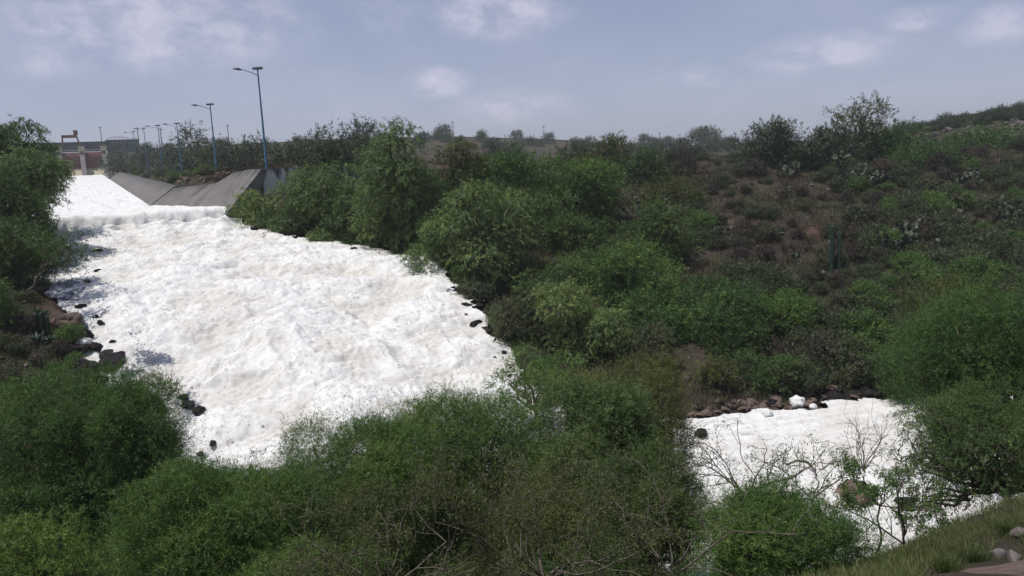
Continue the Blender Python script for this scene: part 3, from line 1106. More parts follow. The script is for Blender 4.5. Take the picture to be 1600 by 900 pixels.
TR = [
 # name, label, cat, u0,u1,v0,v1,Y,style,mat,opts
 ('pepper_tree', 'dark topped tree at the far left edge above the canal', 'tree', -70, 68, 186, 300, 62, 'pep', L_DARK, dict(k=8)),
 ('pepper_tree', 'soft drooping tree beside the canal, left of the red gates', 'tree', -40, 103, 224, 345, 58, 'pep', L_PEP, dict(tint=.3, k=9, nl=14)),
 ('mesquite_tree', 'dense dark tree filling the left edge beside the end of the canal', 'tree', -70, 78, 270, 430, 54, 'mesq', L_DARK, dict(tint=.4, k=8, nl=13)),
 ('mesquite_tree', 'dark tree leaning over the left end of the fall', 'tree', -70, 95, 330, 470, 49, 'mesq', L_DARK, {}),
 ('mesquite_tree', 'thin dark branchy tree reaching over the rapids at the left', 'tree', 55, 142, 366, 425, 47, 'mesq', L_DARK, dict(k=1.7, twigs=90, nl=7, bdu=-75)),
 ('green_bush', 'bright green bush at the left edge above the bare bank', 'bush', -50, 22, 440, 522, 42, 'mesq', L_MESQ, dict(nl=6)),
 ('pepper_tree', 'small pale green tree against the stained wall', 'tree', 368, 448, 294, 362, 71, 'pep', L_PEP, dict(tint=.75, nl=7)),
 ('pepper_tree', 'rounded green tree right of the stained wall at the water', 'tree', 436, 570, 256, 386, 69, 'pep', L_PEP, dict(tint=.42)),
 ('pepper_tree', 'tallest drooping tree trailing into the rapids', 'tree', 552, 690, 184, 412, 63, 'pep', L_PEP, dict(tint=.35, nl=14)),
 ('pepper_tree', 'dull brownish green drooping tree right of the tallest one', 'tree', 655, 790, 214, 345, 71, 'pep', L_OLIVE, dict(tint=.12)),
 ('pepper_tree', 'broad light green weeping tree over the edge of the rapids', 'tree', 635, 845, 280, 475, 59, 'pep', L_PEP, dict(tint=.5, nl=14)),
 ('mesquite_tree', 'feathery mid green tree behind the weeping tree', 'tree', 775, 970, 243, 400, 73, 'mesq', L_MESQ, dict(tint=.35)),
 ('mesquite_tree', 'dark green tree in the hollow right of the weeping tree', 'tree', 830, 985, 340, 470, 64, 'mesq', L_DARK, dict(tint=.6)),
 ('pepper_tree', 'rounded yellow green tree standing alone above the bend', 'tree', 832, 988, 434, 606, 47, 'pep', L_PEP, dict(tint=.66, nl=12)),
 ('mesquite_tree', 'dark green tree below the big prickly pear', 'tree', 950, 1100, 318, 470, 62, 'mesq', L_DARK, dict(tint=.55)),
 ('mesquite_tree', 'bright feathery tree right behind the lone yellow green tree', 'tree', 900, 1075, 378, 540, 55, 'mesq', L_MESQ, dict(tint=.45)),
 ('mesquite_tree', 'wide spreading green tree at the foot of the brown slope', 'tree', 990, 1205, 440, 600, 49, 'mesq', L_MESQ, dict(tint=.22, nl=13)),
 ('green_bush', 'small blue green bush between the two trees above the bend', 'bush', 985, 1050, 512, 565, 45, 'scrub', L_SCRUB, dict(tint=.8, nl=5)),
 ('mesquite_tree', 'small open tree with black limbs at the edge of the rapids', 'tree', 765, 905, 548, 645, 38, 'mesq', L_MESQ, dict(k=2.2, twigs=90, nl=8)),
 ('green_bush', 'grey green bush under the drooping trees at the bank', 'bush', 775, 850, 470, 560, 47, 'mesq', L_SCRUB, dict(nl=6, tint=.7)),
 ('green_bush', 'low olive bush on the brown bank by the lower river', 'bush', 1080, 1150, 560, 625, 43, 'scrub', L_OLIVE, dict(nl=6, tint=.3, k=3.5)),
 ('green_bush', 'dark bush overhanging the rocks of the lower river', 'bush', 1140, 1260, 555, 640, 44, 'mesq', L_DARK, dict(nl=8)),
 ('green_bush', 'grey green bush above the pile of brown rocks', 'bush', 1250, 1390, 520, 625, 45.5, 'mesq', L_SCRUB, dict(nl=8, tint=.6)),
 ('mesquite_tree', 'grey green tree filling the hollow under the brownish drooping tree', 'tree', 740, 860, 300, 420, 66, 'mesq', L_MESQ, dict(tint=.2)),
 ('mesquite_tree', 'dark tree at the bank under the broad weeping tree', 'tree', 700, 800, 400, 500, 56, 'pep', L_DARK, dict(tint=.4)),
 ('mesquite_tree', 'soft green tree above the lone yellow green tree', 'tree', 840, 960, 255, 360, 70, 'mesq', L_MESQ, dict(tint=.4)),
 ('mesquite_tree', 'bluish green tree in the middle of the valley canopy', 'tree', 860, 1000, 395, 500, 58, 'mesq', L_DARK, dict(tint=.75)),
 ('mesquite_tree', 'dark green tree left of the spreading tree at the slope foot', 'tree', 950, 1090, 460, 560, 49, 'mesq', L_MESQ, dict(tint=.25)),
 ('mesquite_tree', 'low dark tree at the right end of the spreading tree', 'tree', 1100, 1210, 500, 610, 47, 'mesq', L_DARK, dict(tint=.5)),
 ('mesquite_tree', 'light green tree before the dark flat crowned tree', 'tree', 985, 1100, 285, 350, 78, 'mesq', L_OLIVE, dict(tint=.1, k=4)),
 ('mesquite_tree', 'dark tree above the flat topped olive tree', 'tree', 855, 935, 234, 284, 110, 'mesq', L_FAR, dict(tint=.7)),
 ('pepper_tree', 'dark tree at the waterline left of the tallest drooping tree', 'tree', 505, 600, 300, 395, 66, 'pep', L_DARK, dict(tint=.4)),
 ('mesquite_tree', 'dark bushy tree over the wall behind the pale green tree', 'tree', 470, 570, 225, 310, 84, 'mesq', L_FAR, dict(tint=.5)),
 ('mesquite_tree', 'shaded grey green tree low on the slope left of the trailing tree', 'tree', 1370, 1480, 500, 620, 42, 'mesq', L_DARK, dict(tint=.35)),
 ('pepper_tree', 'mid green tree before the wall between the pale tree and the tallest one', 'tree', 452, 582, 250, 350, 72, 'pep', L_PEP, dict(tint=.3, nl=12)),
 ('mesquite_tree', 'dark tree filling the gap between the tallest and the broad weeping tree', 'tree', 590, 720, 262, 420, 65, 'pep', L_DARK, dict(tint=.55, nl=12)),
 ('mesquite_tree', 'soft green tree topping the canopy right of the brownish drooping tree', 'tree', 690, 830, 250, 340, 70, 'mesq', L_MESQ, dict(tint=.2, nl=10)),
 ('mesquite_tree', 'dark green tree deep in the canopy beside the broad weeping tree', 'tree', 790, 915, 305, 430, 66, 'mesq', L_DARK, dict(tint=.65, nl=11)),
 ('mesquite_tree', 'dark leafy tree low behind the lone yellow green tree', 'tree', 790, 900, 410, 530, 55, 'pep', L_DARK, dict(tint=.6, nl=10)),
 # behind the canal head
 ('mesquite_tree', 'dark thicket tree behind the tallest lamp post', 'tree', 440, 600, 208, 285, 95, 'mesq', L_FAR, {}),
 ('mesquite_tree', 'round dark tree crown on the skyline above the thicket', 'tree', 543, 592, 196, 240, 130, 'mesq', L_FAR, dict(nl=5)),
 ('mesquite_tree', 'wide dark bushy tree between the two nearest lamp posts', 'tree', 320, 425, 222, 285, 118, 'mesq', L_FAR, dict(tint=.6)),
 ('mesquite_tree', 'dark bushy tree behind the third lamp post', 'tree', 262, 345, 232, 280, 155, 'mesq', L_FAR, {}),
 ('mesquite_tree', 'round tree standing alone on the dam skyline', 'tree', 281, 312, 206, 238, 200, 'mesq', L_FAR, dict(nl=5)),
 ('green_bush', 'low green bush along the far canal wall', 'bush', 215, 280, 240, 272, 200, 'mesq', L_FAR, dict(nl=6)),
 ('green_bush', 'green bush hanging over the gate end of the canal wall', 'bush', 158, 226, 242, 284, 232, 'mesq', L_FAR, dict(nl=7, tint=.8)),
 ('green_bush', 'small bush on the canal wall below the second lamp post', 'bush', 285, 345, 270, 300, 100, 'scrub', L_SCRUB, dict(nl=6)),
 ('green_bush', 'leafy bush at the corner behind the canal end wall', 'bush', 420, 500, 232, 270, 86, 'mesq', L_FAR, dict(nl=6, tint=.7)),
 ('mesquite_tree', 'low dark tree in front of the dam slope right of the tallest tree', 'tree', 745, 830, 232, 266, 140, 'mesq', L_FAR, dict(nl=7)),
 ('mesquite_tree', 'flat topped olive tree before the dam slope', 'tree', 900, 985, 220, 275, 105, 'mesq', L_OLIVE, dict(tint=.08)),
 ('mesquite_tree', 'dark flat crowned tree above the big prickly pear', 'tree', 965, 1050, 240, 300, 92, 'mesq', L_DARK, dict(tint=.2)),
 ('mesquite_tree', 'dull purple brown tree left of the ridge trees', 'tree', 1040, 1092, 224, 280, 100, 'mesq', L_DRY, dict(nl=6, k=3.5, tint=.2)),
 ('mesquite_tree', 'dense dark tree at the left end of the ridge trees', 'tree', 1150, 1265, 196, 275, 96, 'mesq', L_FAR, dict(tint=.4)),
 ('mesquite_tree', 'airy tree with bare dark limbs topping the ridge', 'tree', 1283, 1388, 162, 240, 98, 'mesq', L_OLIVE, dict(k=2.0, twigs=120, nl=9, tint=.15)),
 ('mesquite_tree', 'dense low tree beneath the airy ridge tree', 'tree', 1255, 1345, 208, 272, 92, 'mesq', L_FAR, dict(tint=.55)),
 ('mesquite_tree', 'rounded green tree right of the airy ridge tree', 'tree', 1335, 1445, 196, 262, 100, 'mesq', L_MESQ, dict(tint=.02)),
 ('mesquite_tree', 'broad green bushy tree on the upper right slope', 'tree', 1395, 1510, 225, 290, 92, 'mesq', L_MESQ, dict(tint=.05)),
 ('green_bush', 'green thicket below the stony ridge', 'bush', 1470, 1620, 205, 265, 110, 'mesq', L_MESQ, dict(tint=.08)),
 ('green_bush', 'bright green shrub on the slope right of the brown field', 'bush', 1340, 1400, 365, 420, 62, 'mesq', L_SCRUB, dict(tint=.6, nl=6)),
 ('mesquite_tree', 'yellow green feathery tree under the slope at the right edge', 'tree', 1420, 1620, 440, 560, 36, 'mesq', L_OLIVE, dict(tint=.10, nl=12)),
 # foreground
 ('mesquite_tree', 'big rounded dark tree at the lower left', 'tree', -70, 283, 572, 900, 20, 'mesq', L_MESQ, dict(tint=.30, nl=22, k=9)),
 ('green_bush', 'leafy yellow green bush in the lower left corner', 'bush', -30, 180, 808, 930, 12, 'scrub', L_MESQ, dict(tint=.75, nl=8, k=3)),
 ('mesquite_tree', 'feathery green tree at the bottom between the dark tree and the rapids', 'tree', 180, 480, 722, 1000, 15, 'mesq', L_MESQ, dict(tint=.5, nl=15, twigs=40, k=8)),
 ('mesquite_tree', 'feathery green tree before the foot of the rapids', 'tree', 405, 700, 655, 980, 16.5, 'mesq', L_MESQ, dict(tint=.55, nl=16, twigs=40, k=8.5)),
 ('mesquite_tree', 'dark leafy tree at the right side of the big rounded one', 'tree', 80, 290, 592, 880, 19, 'mesq', L_MESQ, dict(tint=.25, nl=14, k=9)),
 ('mesquite_tree', 'low feathery tree where the thicket meets the left dark tree', 'tree', 205, 510, 708, 960, 14, 'mesq', L_MESQ, dict(tint=.5, nl=15, k=8)),
 ('mesquite_tree', 'shaded olive tree low beneath the thorny branches', 'tree', 740, 960, 775, 1010, 13, 'mesq', L_OLIVE, dict(tint=.2, nl=12, k=7)),
 ('mesquite_tree', 'tall bright feathery tree in the middle of the front thicket', 'tree', 560, 890, 606, 940, 19, 'mesq', L_MESQ, dict(tint=.62, nl=20, twigs=40, k=8.5)),
 ('mesquite_tree', 'yellowish feathery tree at the right of the front thicket', 'tree', 780, 1020, 592, 900, 18, 'mesq', L_PEP, dict(tint=.30, nl=14, twigs=40, k=8)),
 ('pepper_tree', 'olive brown tree at the near edge of the lower river', 'tree', 885, 1075, 562, 860, 23, 'mesq', L_OLIVE, dict(tint=.40, nl=14, k=6.5, twigs=60)),
 ('mesquite_tree', 'deep green rounded tree in front of the lower river', 'tree', 1050, 1372, 752, 1010, 12.5, 'mesq', L_MESQ, dict(tint=.45, nl=16, k=7.5, twigs=30)),
 ('mesquite_tree', 'dark shaded tree behind the thorny branches', 'tree', 920, 1110, 690, 960, 15, 'mesq', L_DARK, dict(tint=.6, nl=12, k=8)),
 ('mesquite_tree', 'big dark tree hanging over the lower river at the right edge', 'tree', 1370, 1690, 452, 690, 24, 'mesq', L_MESQ, dict(tint=.18, nl=18, k=6, twigs=80, bdu=170)),
 ('mesquite_tree', 'low dark trailing tree above the grassy bank at the right', 'tree', 1430, 1680, 590, 800, 18, 'mesq', L_DARK, dict(tint=.62, nl=13, k=4, twigs=100, bdu=160)),
 ('mesquite_tree', 'lacy drooping tree with the white pool showing through its leaves', 'tree', 1388, 1600, 610, 835, 17, 'pep', L_DARK, dict(tint=.5, nl=12, k=1.7, twigs=140, bdu=150)),
]
for q in TR:
    tree(*q[:10], **q[10])


# ------------------------------------------------------------------ thorny and bare branches
def grow(mb, p, d, Ln, r, depth, rng, tips, gravity=0.0, fork=(2, 3), wig=.35, shrink=.72, sides=4):
    n = 5
    pts = [p]
    q, dd = p.copy(), d.copy()
    for i in range(n - 1):
        dd = unit(dd + rng.normal(size=3) * wig * .5 + np.array([0, 0, -gravity]))
        q = q + dd * Ln / (n - 1)
        pts.append(q)
    mb.tube(pts, np.linspace(r, r * .6, n), sides, False)
    tips.append((q, dd))
    if depth == 0:
        return
    for k in range(int(rng.integers(fork[0], fork[1] + 1))):
        i = int(rng.integers(1, n))
        nd = unit(dd + rng.normal(size=3) * .75 + np.array([0, 0, .12]))
        grow(mb, np.array(pts[i]) if k else q, nd, Ln * shrink * rng.uniform(.7, 1.15), r * .6, depth - 1, rng, tips, gravity, fork, wig, shrink, sides)


def branchy(name, label, cat, u, v, Y, Hh, n0, depth, m_twig, m_leaf=None, leaves=0, spread=.9, seed=1, r0=.05, ll=.06, lean=(0, 0, 0), fork=(2, 3), tint=.5, on=None):
    rng = np.random.default_rng(seed)
    q = P(u, v, Y)
    gz = float(land(q[:1], q[1:2])[0]) if on is None else on
    base = np.array([q[0], q[1], gz])
    root = empty(name, base)
    tag(root, label, cat)
    mb = MB()
    tips = []
    top = max(.3, q[2] - gz) if on is None else 0.0
    hub = np.array([0, 0, top])
    if top > .4:
        mb.tube(wob((0, 0, -.3), hub, 6, .05, rng), np.linspace(r0 * 1.7, r0 * 1.1, 6), 7)
    for k in range(n0):
        an = 2 * math.pi * (k + rng.random() * .6) / n0
        d = unit(np.array([math.cos(an) * spread, math.sin(an) * spread, rng.uniform(.45, 1.0)]) + np.array(lean))
        grow(mb, hub.copy(), d, Hh * rng.uniform(.8, 1.2), r0, depth, rng, tips, 0.01, fork)
    mb.build('trunk', m_twig, root, True)
    if leaves:
        tp = np.array([t_[0] for t_ in tips])
        td = np.array([t_[1] for t_ in tips])
        ii = rng.integers(0, len(tp), leaves)
        pos = tp[ii] + rng.normal(size=(leaves, 3)) * Hh * .07 - td[ii] * rng.random(leaves)[:, None] * Hh * .25
        ax = unit(td[ii] + rng.normal(size=(leaves, 3)))
        lv = leaf_tris(pos, ax, ll * rng.uniform(.6, 1.3, leaves), ll * .28 * rng.uniform(.7, 1.3, leaves), rng)
        leaf_obj('crown', lv, np.clip(tint + rng.normal(size=leaves) * .2, 0, 1), m_leaf, root)
    return root


branchy('thorn_tree', 'thorny tree with tangled grey branches across the bottom middle', 'tree', 850, 905, 8.6, .85, 10, 5, TWIG, L_OLIVE, 16000, 1.35, 3, .015, .045, fork=(2, 3), tint=.25)
branchy('thorn_tree', 'thorny tree with tangled grey branches left of the bottom middle', 'tree', 600, 925, 8.8, .85, 9, 5, TWIG, L_OLIVE, 15000, 1.35, 7, .015, .045, tint=.2)
branchy('thorn_tree', 'pale branched thorn tree beside the deep green rounded tree', 'tree', 1045, 900, 9.5, .9, 6, 4, TWIG, L_OLIVE, 2500, 0.9, 9, .017, .045, tint=.3)
branchy('thorn_bush', 'brown nearly leafless thorn bush in front of the lower river', 'bush', 1165, 775, 15.5, .95, 8, 3, BARK, L_DARK, 1100, 1.0, 12, .022, .07, tint=.4)
branchy('thorn_bush', 'dark twiggy bush above the deep green tree by the river', 'bush', 1270, 780, 15.5, .75, 6, 3, BARK, L_MESQ, 1500, 1.0, 14, .018, .08)
branchy('bare_bush', 'pale leafless bush fanning up from the lower river', 'bush', 1350, 735, 25.5, 1.25, 13, 2, TWIG, None, 0, .42, 15, .016)
branchy('bare_sapling', 'small bare sapling leaning left above the grassy bank', 'sapling', 1412, 868, 13.0, 1.05, 3, 3, BARK, L_MESQ, 160, .5, 21, .02, .09, lean=(-.55, 0, .2))
branchy('green_sapling', 'leafy green sapling below the pale leafless bush', 'sapling', 1375, 790, 16, .62, 7, 3, BARK, L_MESQ, 3200, .9, 23, .018, .10)


# ------------------------------------------------------------------ rocks
def rock_mesh(seed, sub=3, rough=.28, flat=.75, cut=True):
    import bmesh
    bm = bmesh.new()
    bmesh.ops.create_icosphere(bm, subdivisions=sub, radius=1)
    rng = np.random.default_rng(seed)
    pl = unit(rng.normal(size=(9, 3)))
    dd = rng.uniform(.45, .85, 9) if cut else np.full(9, 3.0)
    for v in bm.verts:
        c = np.array(v.co)
        for n_, d_ in zip(pl, dd):
            e = c @ n_ - d_
            if e > 0:
                c = c - n_ * e * .85
        c *= 1 + rough * (.5 * float(perlin(c[0] * 1.6 + seed, c[1] * 1.6 + c[2] * 1.3, seed)) + .35 * float(perlin(c[0] * 4.3 + c[2] * 2, c[1] * 4.3 - c[2] * 3.1, seed + 5)))
        v.co = (c[0], c[1], c[2] * flat)
    me = bpy.data.meshes.new('boulder')
    bm.to_mesh(me)
    bm.free()
    me.update()
    return me


RM = [rock_mesh(s_, 4) for s_ in range(1, 7)]
ROUND = [rock_mesh(s_ + 40, 4, .16, .9) for s_ in range(1, 7)]
for m_ in ROUND:
    m_.polygons.foreach_set('use_smooth', np.ones(len(m_.polygons), bool))
_rm_cache = {}


def rock(pos, size, m, label, group=None, name='boulder', cat='boulder', seed=None, squash=None, sink=.3, rnd=False):
    i = random.randrange(6) if seed is None else seed % 6
    key = (i, m.name, rnd)
    if key not in _rm_cache:
        me = (ROUND if rnd else RM)[i].copy()
        me.materials.append(m)
        _rm_cache[key] = me
    o = bpy.data.objects.new(name, _rm_cache[key])
    COL.objects.link(o)
    o.location = (pos[0], pos[1], pos[2] + size * (.45 - sink))
    o.rotation_euler = (random.uniform(-.4, .4), random.uniform(-.4, .4), random.uniform(0, 6.28))
    s_ = squash or (random.uniform(.75, 1.4), random.uniform(.75, 1.4), random.uniform(.65, 1.15))
    o.scale = tuple(size * q for q in s_)
    tag(o, label, cat, group)
    return o


def hit1(u, v):
    return hits([(u, v)])[0]


def wat(u, v, Y):
    p = P(u, v, Y)
    return (p[0], p[1], float(WZ(p[:1], p[1:2])[0]))


# left shore
rock(hit1(160, 582), 1.15, ROCK, 'largest black boulder at the tip of the left bank', seed=1)
rock(hit1(135, 590), .95, ROCK, 'dark flat boulder inland of the largest black one', seed=2)
rock(hit1(98, 512), .85, ROCKR, 'reddish brown boulder on the left bank behind the agave', seed=3)
for i, (u, v, s_) in enumerate([(90, 470, .8), (102, 480, .7), (122, 487, .75), (118, 505, .7), (125, 520, .6), (130, 532, .75), (138, 545, .55), (176, 600, .6),
                              (148, 560, .6), (110, 495, .5), (72, 465, .6), (184, 622, .5), (120, 550, .5), (150, 600, .6)]):
    rock(hit1(u, v), s_, ROCK, 'dark wet boulder along the left shore of the rapids', 'dark boulders along the left shore', seed=i)
for i, (u, v, Y, s_) in enumerate([(152, 418, 53, .42), (150, 380, 60, .5), (135, 442, 50, .4), (128, 488, 46, .5), (160, 512, 44.5, .4), (150, 500, 45, .4), (176, 532, 43, .3),
                                 (213, 596, 39.5, .32), (232, 624, 38, .35), (246, 625, 37.8, .38), (290, 622, 38, .42), (310, 630, 37.5, .4), (286, 605, 38.6, .3),
                                 (300, 660, 35.8, .3), (262, 500, 45.5, .35), (312, 702, 33.8, .3), (330, 682, 34.6, .3), (222, 655, 37, .3), (200, 636, 38, .3)]):
    q = wat(u, v, Y)
    s_ *= .72
    rock((q[0], q[1], q[2] - s_ * .22), s_, ROCK, 'dark wet rock showing through the foam of the rapids', 'rocks breaking the foam', name='wet_rock', cat='rock', seed=i)
# right edge of the rapids
re_ = [(545, 402, 62.3, .6), (560, 409, 61.3, .45), (575, 416, 60.3, .4), (715, 458, 54.2, .55), (727, 466, 53, .6), (742, 476, 52, .5), (742, 492, 50.2, .45),
       (758, 512, 48.8, .55), (764, 530, 47.3, .35), (783, 556, 45.3, .4), (795, 583, 43.2, .4), (425, 366, 67.5, .6), (470, 377, 66, .5), (700, 443, 55.7, .4), (388, 356, 68.6, .7),
       (520, 385, 64, .5), (810, 600, 42.3, .45)]
for i, (u, v, Y, s_) in enumerate(re_):
    for j in range(1 + i % 2):
        q = wat(u + random.uniform(-14, 16), v + random.uniform(-8, 4), Y + random.uniform(-.3, .6))
        rock(q, s_ * random.uniform(.25, .8), ROCK, 'blue black rock at the far edge of the rapids under the trees', 'dark rocks at the far edge of the rapids', seed=i + j, sink=.8)
# lower river bank
for i in range(110):
    u = random.uniform(1082, 1372)
    v = np.interp(u, [1082, 1200, 1365], [652, 642, 626]) - abs(random.gauss(0, 9)) + 4
    h_ = hit1(u, v)
    if h_ is None:
        continue
    dark = u > 1285 and random.random() < .7
    rock(h_, random.uniform(.13, .38), ROCK if dark or random.random() < .25 else ROCKR, 'brown or black stone on the far bank of the lower river', 'stones on the far bank of the lower river',
         name='bank_stone', cat='stone', seed=i)
rock(hit1(1300, 612), .45, ROCKR, 'biggest brown rock above the black ones on the river bank', seed=4)
rock(hit1(1305, 640), .6, ROCK, 'biggest black rock on the far bank of the lower river', seed=0)
q = wat(1338, 742, 30.5)
rock(q, .7, ROCKR, 'brown grey rock in the lower river by the leafless bush', seed=5)
q = wat(1095, 672, 36.8)
rock(q, .35, ROCK, 'small dark rock alone at the left end of the lower river', seed=2)
q = wat(1415, 735, 30)
rock(q, .45, ROCK, 'flat dark rock in the lower river under the trailing tree', seed=1, squash=(1.8, .9, .5))
# foreground stones at the right corner
for u, v, px, lb, sd_ in ((1560, 868, 17, 'round purplish grey stone on the grassy corner', 1), (1586, 874, 13, 'smaller pinkish stone touching the round grey one', 3),
                        (1594, 842, 14, 'pale stone at the right edge above the round grey one', 4)):
    h_ = hit1(u, v + 4)
    dd = np.dot(np.array(h_), fwd)
    rock(h_, px * dd / F, ROCKG, lb, name='stone', cat='stone', seed=sd_, squash=(1.05, 1, .95), sink=.12, rnd=True)


# foam lumps
def foam_lump(u, v, Y, s_, label, seed):
    me = rock_mesh(seed + 20, 4, .45, .85, False)
    me.polygons.foreach_set('use_smooth', np.ones(len(me.polygons), bool))
    me.materials.append(m_foam)
    o = bpy.data.objects.new('foam_lump', me)
    COL.objects.link(o)
    q = wat(u, v, Y)
    gz = max(q[2], float(land(np.array([q[0]]), np.array([q[1]]))[0]))
    o.location = (q[0], q[1], gz + s_ * .45)
    o.scale = (s_, s_ * .9, s_ * .95)
    tag(o, label, 'foam lump')


foam_lump(1246, 634, 41, .40, 'tall white lump of foam stuck on the far bank of the lower river', 1)
foam_lump(1199, 648, 39.6, .28, 'white lump of foam against black rocks on the lower river', 2)
foam_lump(1270, 645, 40.6, .2, 'low lump of foam at the foot of the tall one', 3)
foam_lump(134, 552, 42.3, .42, 'white lump of foam caught among black boulders at the left', 4)

o = MB().tube([wat(1228, 705, 33.5), wat(1245, 705, 33.5) + np.array([0, 0, .25]), np.array(wat(1262, 708, 33.2)) + (0, 0, .3), np.array(wat(1275, 713, 32.6)) + (0, 0, .15)], [.03, .05, .06, .05], 6).build('driftwood', BARK)
tag(o, 'dark curved stick lying in the foam of the lower river', 'driftwood')


# ------------------------------------------------------------------ cactus and agave
def pad_geo(rng):
    n = 10
    vs, fs = [], []
    for side in (-1, 1):
        for rr_, th in ((.62, 1.0),):
            for k in range(n):
                an = 2 * math.pi * k / n
                vs.append((math.sin(an) * .5 * rr_, side * .07 * th, .55 + .5 * math.cos(an) * rr_))
    for k in range(n):
        an = 2 * math.pi * k / n
        vs.append((math.sin(an) * .5, 0, .5 + .5 * math.cos(an)))
    fs.append(tuple(range(n)))
    fs.append(tuple(range(n, 2 * n))[::-1])
    for k in range(n):
        k2 = (k + 1) % n
        fs.append((k2, k, 2 * n + k, 2 * n + k2))
        fs.append((n + k, n + k2, 2 * n + k2, 2 * n + k))
    return np.array(vs), fs


def nopal_mesh(seed, W_, H_, n, pad=.34):
    rng = np.random.default_rng(seed)
    vs0, fs0 = pad_geo(rng)
    V_, F_ = [], []
    nodes = [(np.array([rng.uniform(-.3, .3) * W_, rng.uniform(-.3, .3) * W_, -.1]), np.array([0, 0, 1.0])) for _ in range(max(4, n // 14))]
    for q, _ in nodes:                 # woody stems joining the clump at its foot
        st_ = MB().tube([(0, 0, -.05), q * .5 + (0, 0, -.02), q + (0, 0, .12)], [.10, .09, .07], 5)
        o_ = len(V_)
        V_ += st_.v
        F_ += [tuple(a + o_ for a in f_) for f_ in st_.f]
    for i in range(n):
        j = int(rng.integers(max(0, len(nodes) - 30), len(nodes))) if rng.random() < .55 else int(rng.integers(0, len(nodes)))
        p, d = nodes[j]
        dirn = unit(d * .5 + rng.normal(size=3) * np.array([.7, .7, .35]) + np.array([p[0] / W_, p[1] / W_, .55]))
        if p[2] > H_ or abs(p[0]) > W_ * .5 or abs(p[1]) > W_ * .5:
            continue
        s_ = pad * rng.uniform(.8, 1.25)
        side = unit(np.cross(dirn, rng.normal(size=3)))
        nrm = np.cross(dirn, side)
        loc = vs0 * s_
        w3 = p + loc[:, 0:1] * side + loc[:, 1:2] * nrm + loc[:, 2:3] * dirn
        o_ = len(V_)
        V_ += [tuple(q) for q in w3]
        F_ += [tuple(a + o_ for a in f_) for f_ in fs0]
        nodes.append((p + dirn * s_ * .93, dirn))
    me = bpy.data.meshes.new('prickly_pear')
    me.from_pydata(V_, [], F_)
    me.materials.append(PAD)
    me.update()
    return me


def put(name, me, pos, label, cat, group=None, s_=1.0, rz=None):
    o = bpy.data.objects.new(name, me)
    COL.objects.link(o)
    o.location = pos
    o.scale = (s_, s_, s_)
    o.rotation_euler = (0, 0, random.uniform(0, 6.28) if rz is None else rz)
    tag(o, label, cat, group)
    return o


for u0, u1, v0, v1, n, lb in ((958, 1045, 290, 352, 260, 'big pale edged prickly pear beside the dark trees in the middle'),
                              (1292, 1382, 214, 296, 420, 'tallest prickly pear below the airy ridge tree'),
                              (1195, 1256, 234, 276, 170, 'prickly pear at the left end of the ridge below the dense dark tree'),
                              (1355, 1435, 295, 400, 360, 'big shaded prickly pear right of the brown slope'),
                              (1535, 1600, 198, 226, 160, 'wide prickly pear on the upper right slope under the stony ridge'),
                              (1552, 1625, 290, 350, 260, 'dark prickly pear at the right edge of the slope'),
                              (1480, 1540, 265, 292, 120, 'spreading prickly pear at mid slope below the green thicket'),
                              (1465, 1506, 270, 298, 80, 'pale prickly pear just left of the spreading one'),
                              (780, 812, 232, 275, 70, 'prickly pear silhouette behind the brownish drooping tree'),
                              (1105, 1160, 355, 380, 60, 'low straggling prickly pear on the left part of the brown slope')):
    h_ = hit1((u0 + u1) / 2, v1)
    if h_ is None:
        continue
    dd = np.dot(np.array(h_), fwd)
    W_, H_ = (u1 - u0) * dd / F, (v1 - v0) * dd / F
    put('prickly_pear', nopal_mesh(int(u0), W_, H_ * .85, n, .36), h_, lb, 'cactus')
NOP = [nopal_mesh(900 + i, 1.5, .9, 26, .30) for i in range(4)]
cnt = 0
spots = [(1080, 300), (1078, 335), (1085, 340), (1140, 372), (1225, 303), (1120, 345), (1500, 310), (1520, 360), (1455, 300), (1560, 408), (1590, 400), (1505, 355), (1580, 300), (1510, 412),
         (1415, 415), (1470, 400), (1590, 385), (1440, 330), (1250, 405), (1565, 262), (1300, 440), (1235, 250), (1430, 450), (1550, 320)]
for u, v in spots:
    h_ = hit1(u, v)
    if h_:
        put('prickly_pear', NOP[cnt % 4], h_, 'small pale prickly pear on the dry hillside', 'cactus', 'small prickly pears on the hillside', random.uniform(.7, 1.2))
        cnt += 1


def column(h, r, n=9):
    mb = MB()
    vs = []
    zs_ = np.concatenate([np.linspace(-.2, h - r, 8), h - r + r * np.sin(np.linspace(.3, 1.5, 4))])
    rs_ = np.concatenate([np.full(8, r), r * np.cos(np.linspace(.3, 1.5, 4))])
    m = n * 2
    for z, rr_ in zip(zs_, rs_):
        for k in range(m):
            a_ = 2 * math.pi * k / m
            q = rr_ * (1 if k % 2 == 0 else .76)
            vs.append((q * math.cos(a_), q * math.sin(a_), z))
    fs = [(i * m + k, i * m + (k + 1) % m, (i + 1) * m + (k + 1) % m, (i + 1) * m + k) for i in range(len(zs_) - 1) for k in range(m)]
    mb.add(vs, fs)
    return mb


def columns(base, hs_, r, label, name='column_cactus'):
    root = empty(name, base)
    tag(root, label, 'cactus')
    for i, (dx, dy, h) in enumerate(hs_):
        o_ = column(h, r).build('stem', CACT, root)
        o_.location = (dx, dy, 0)
    return root


columns(hit1(1305, 432), [(-.32, 0, 3.6), (.30, .1, 3.1), (.0, .5, 2.6)], .15, 'tall dark organ pipe cactus standing on the brown slope')
columns(hit1(67, 525), [(-.28, 0, 1.15), (-.12, .1, 1.4), (.08, -.05, 1.2), (.22, .1, 1.3), (.36, 0, 1.0), (0, .25, 1.0)], .11, 'cluster of short green column cactus on the left bank')


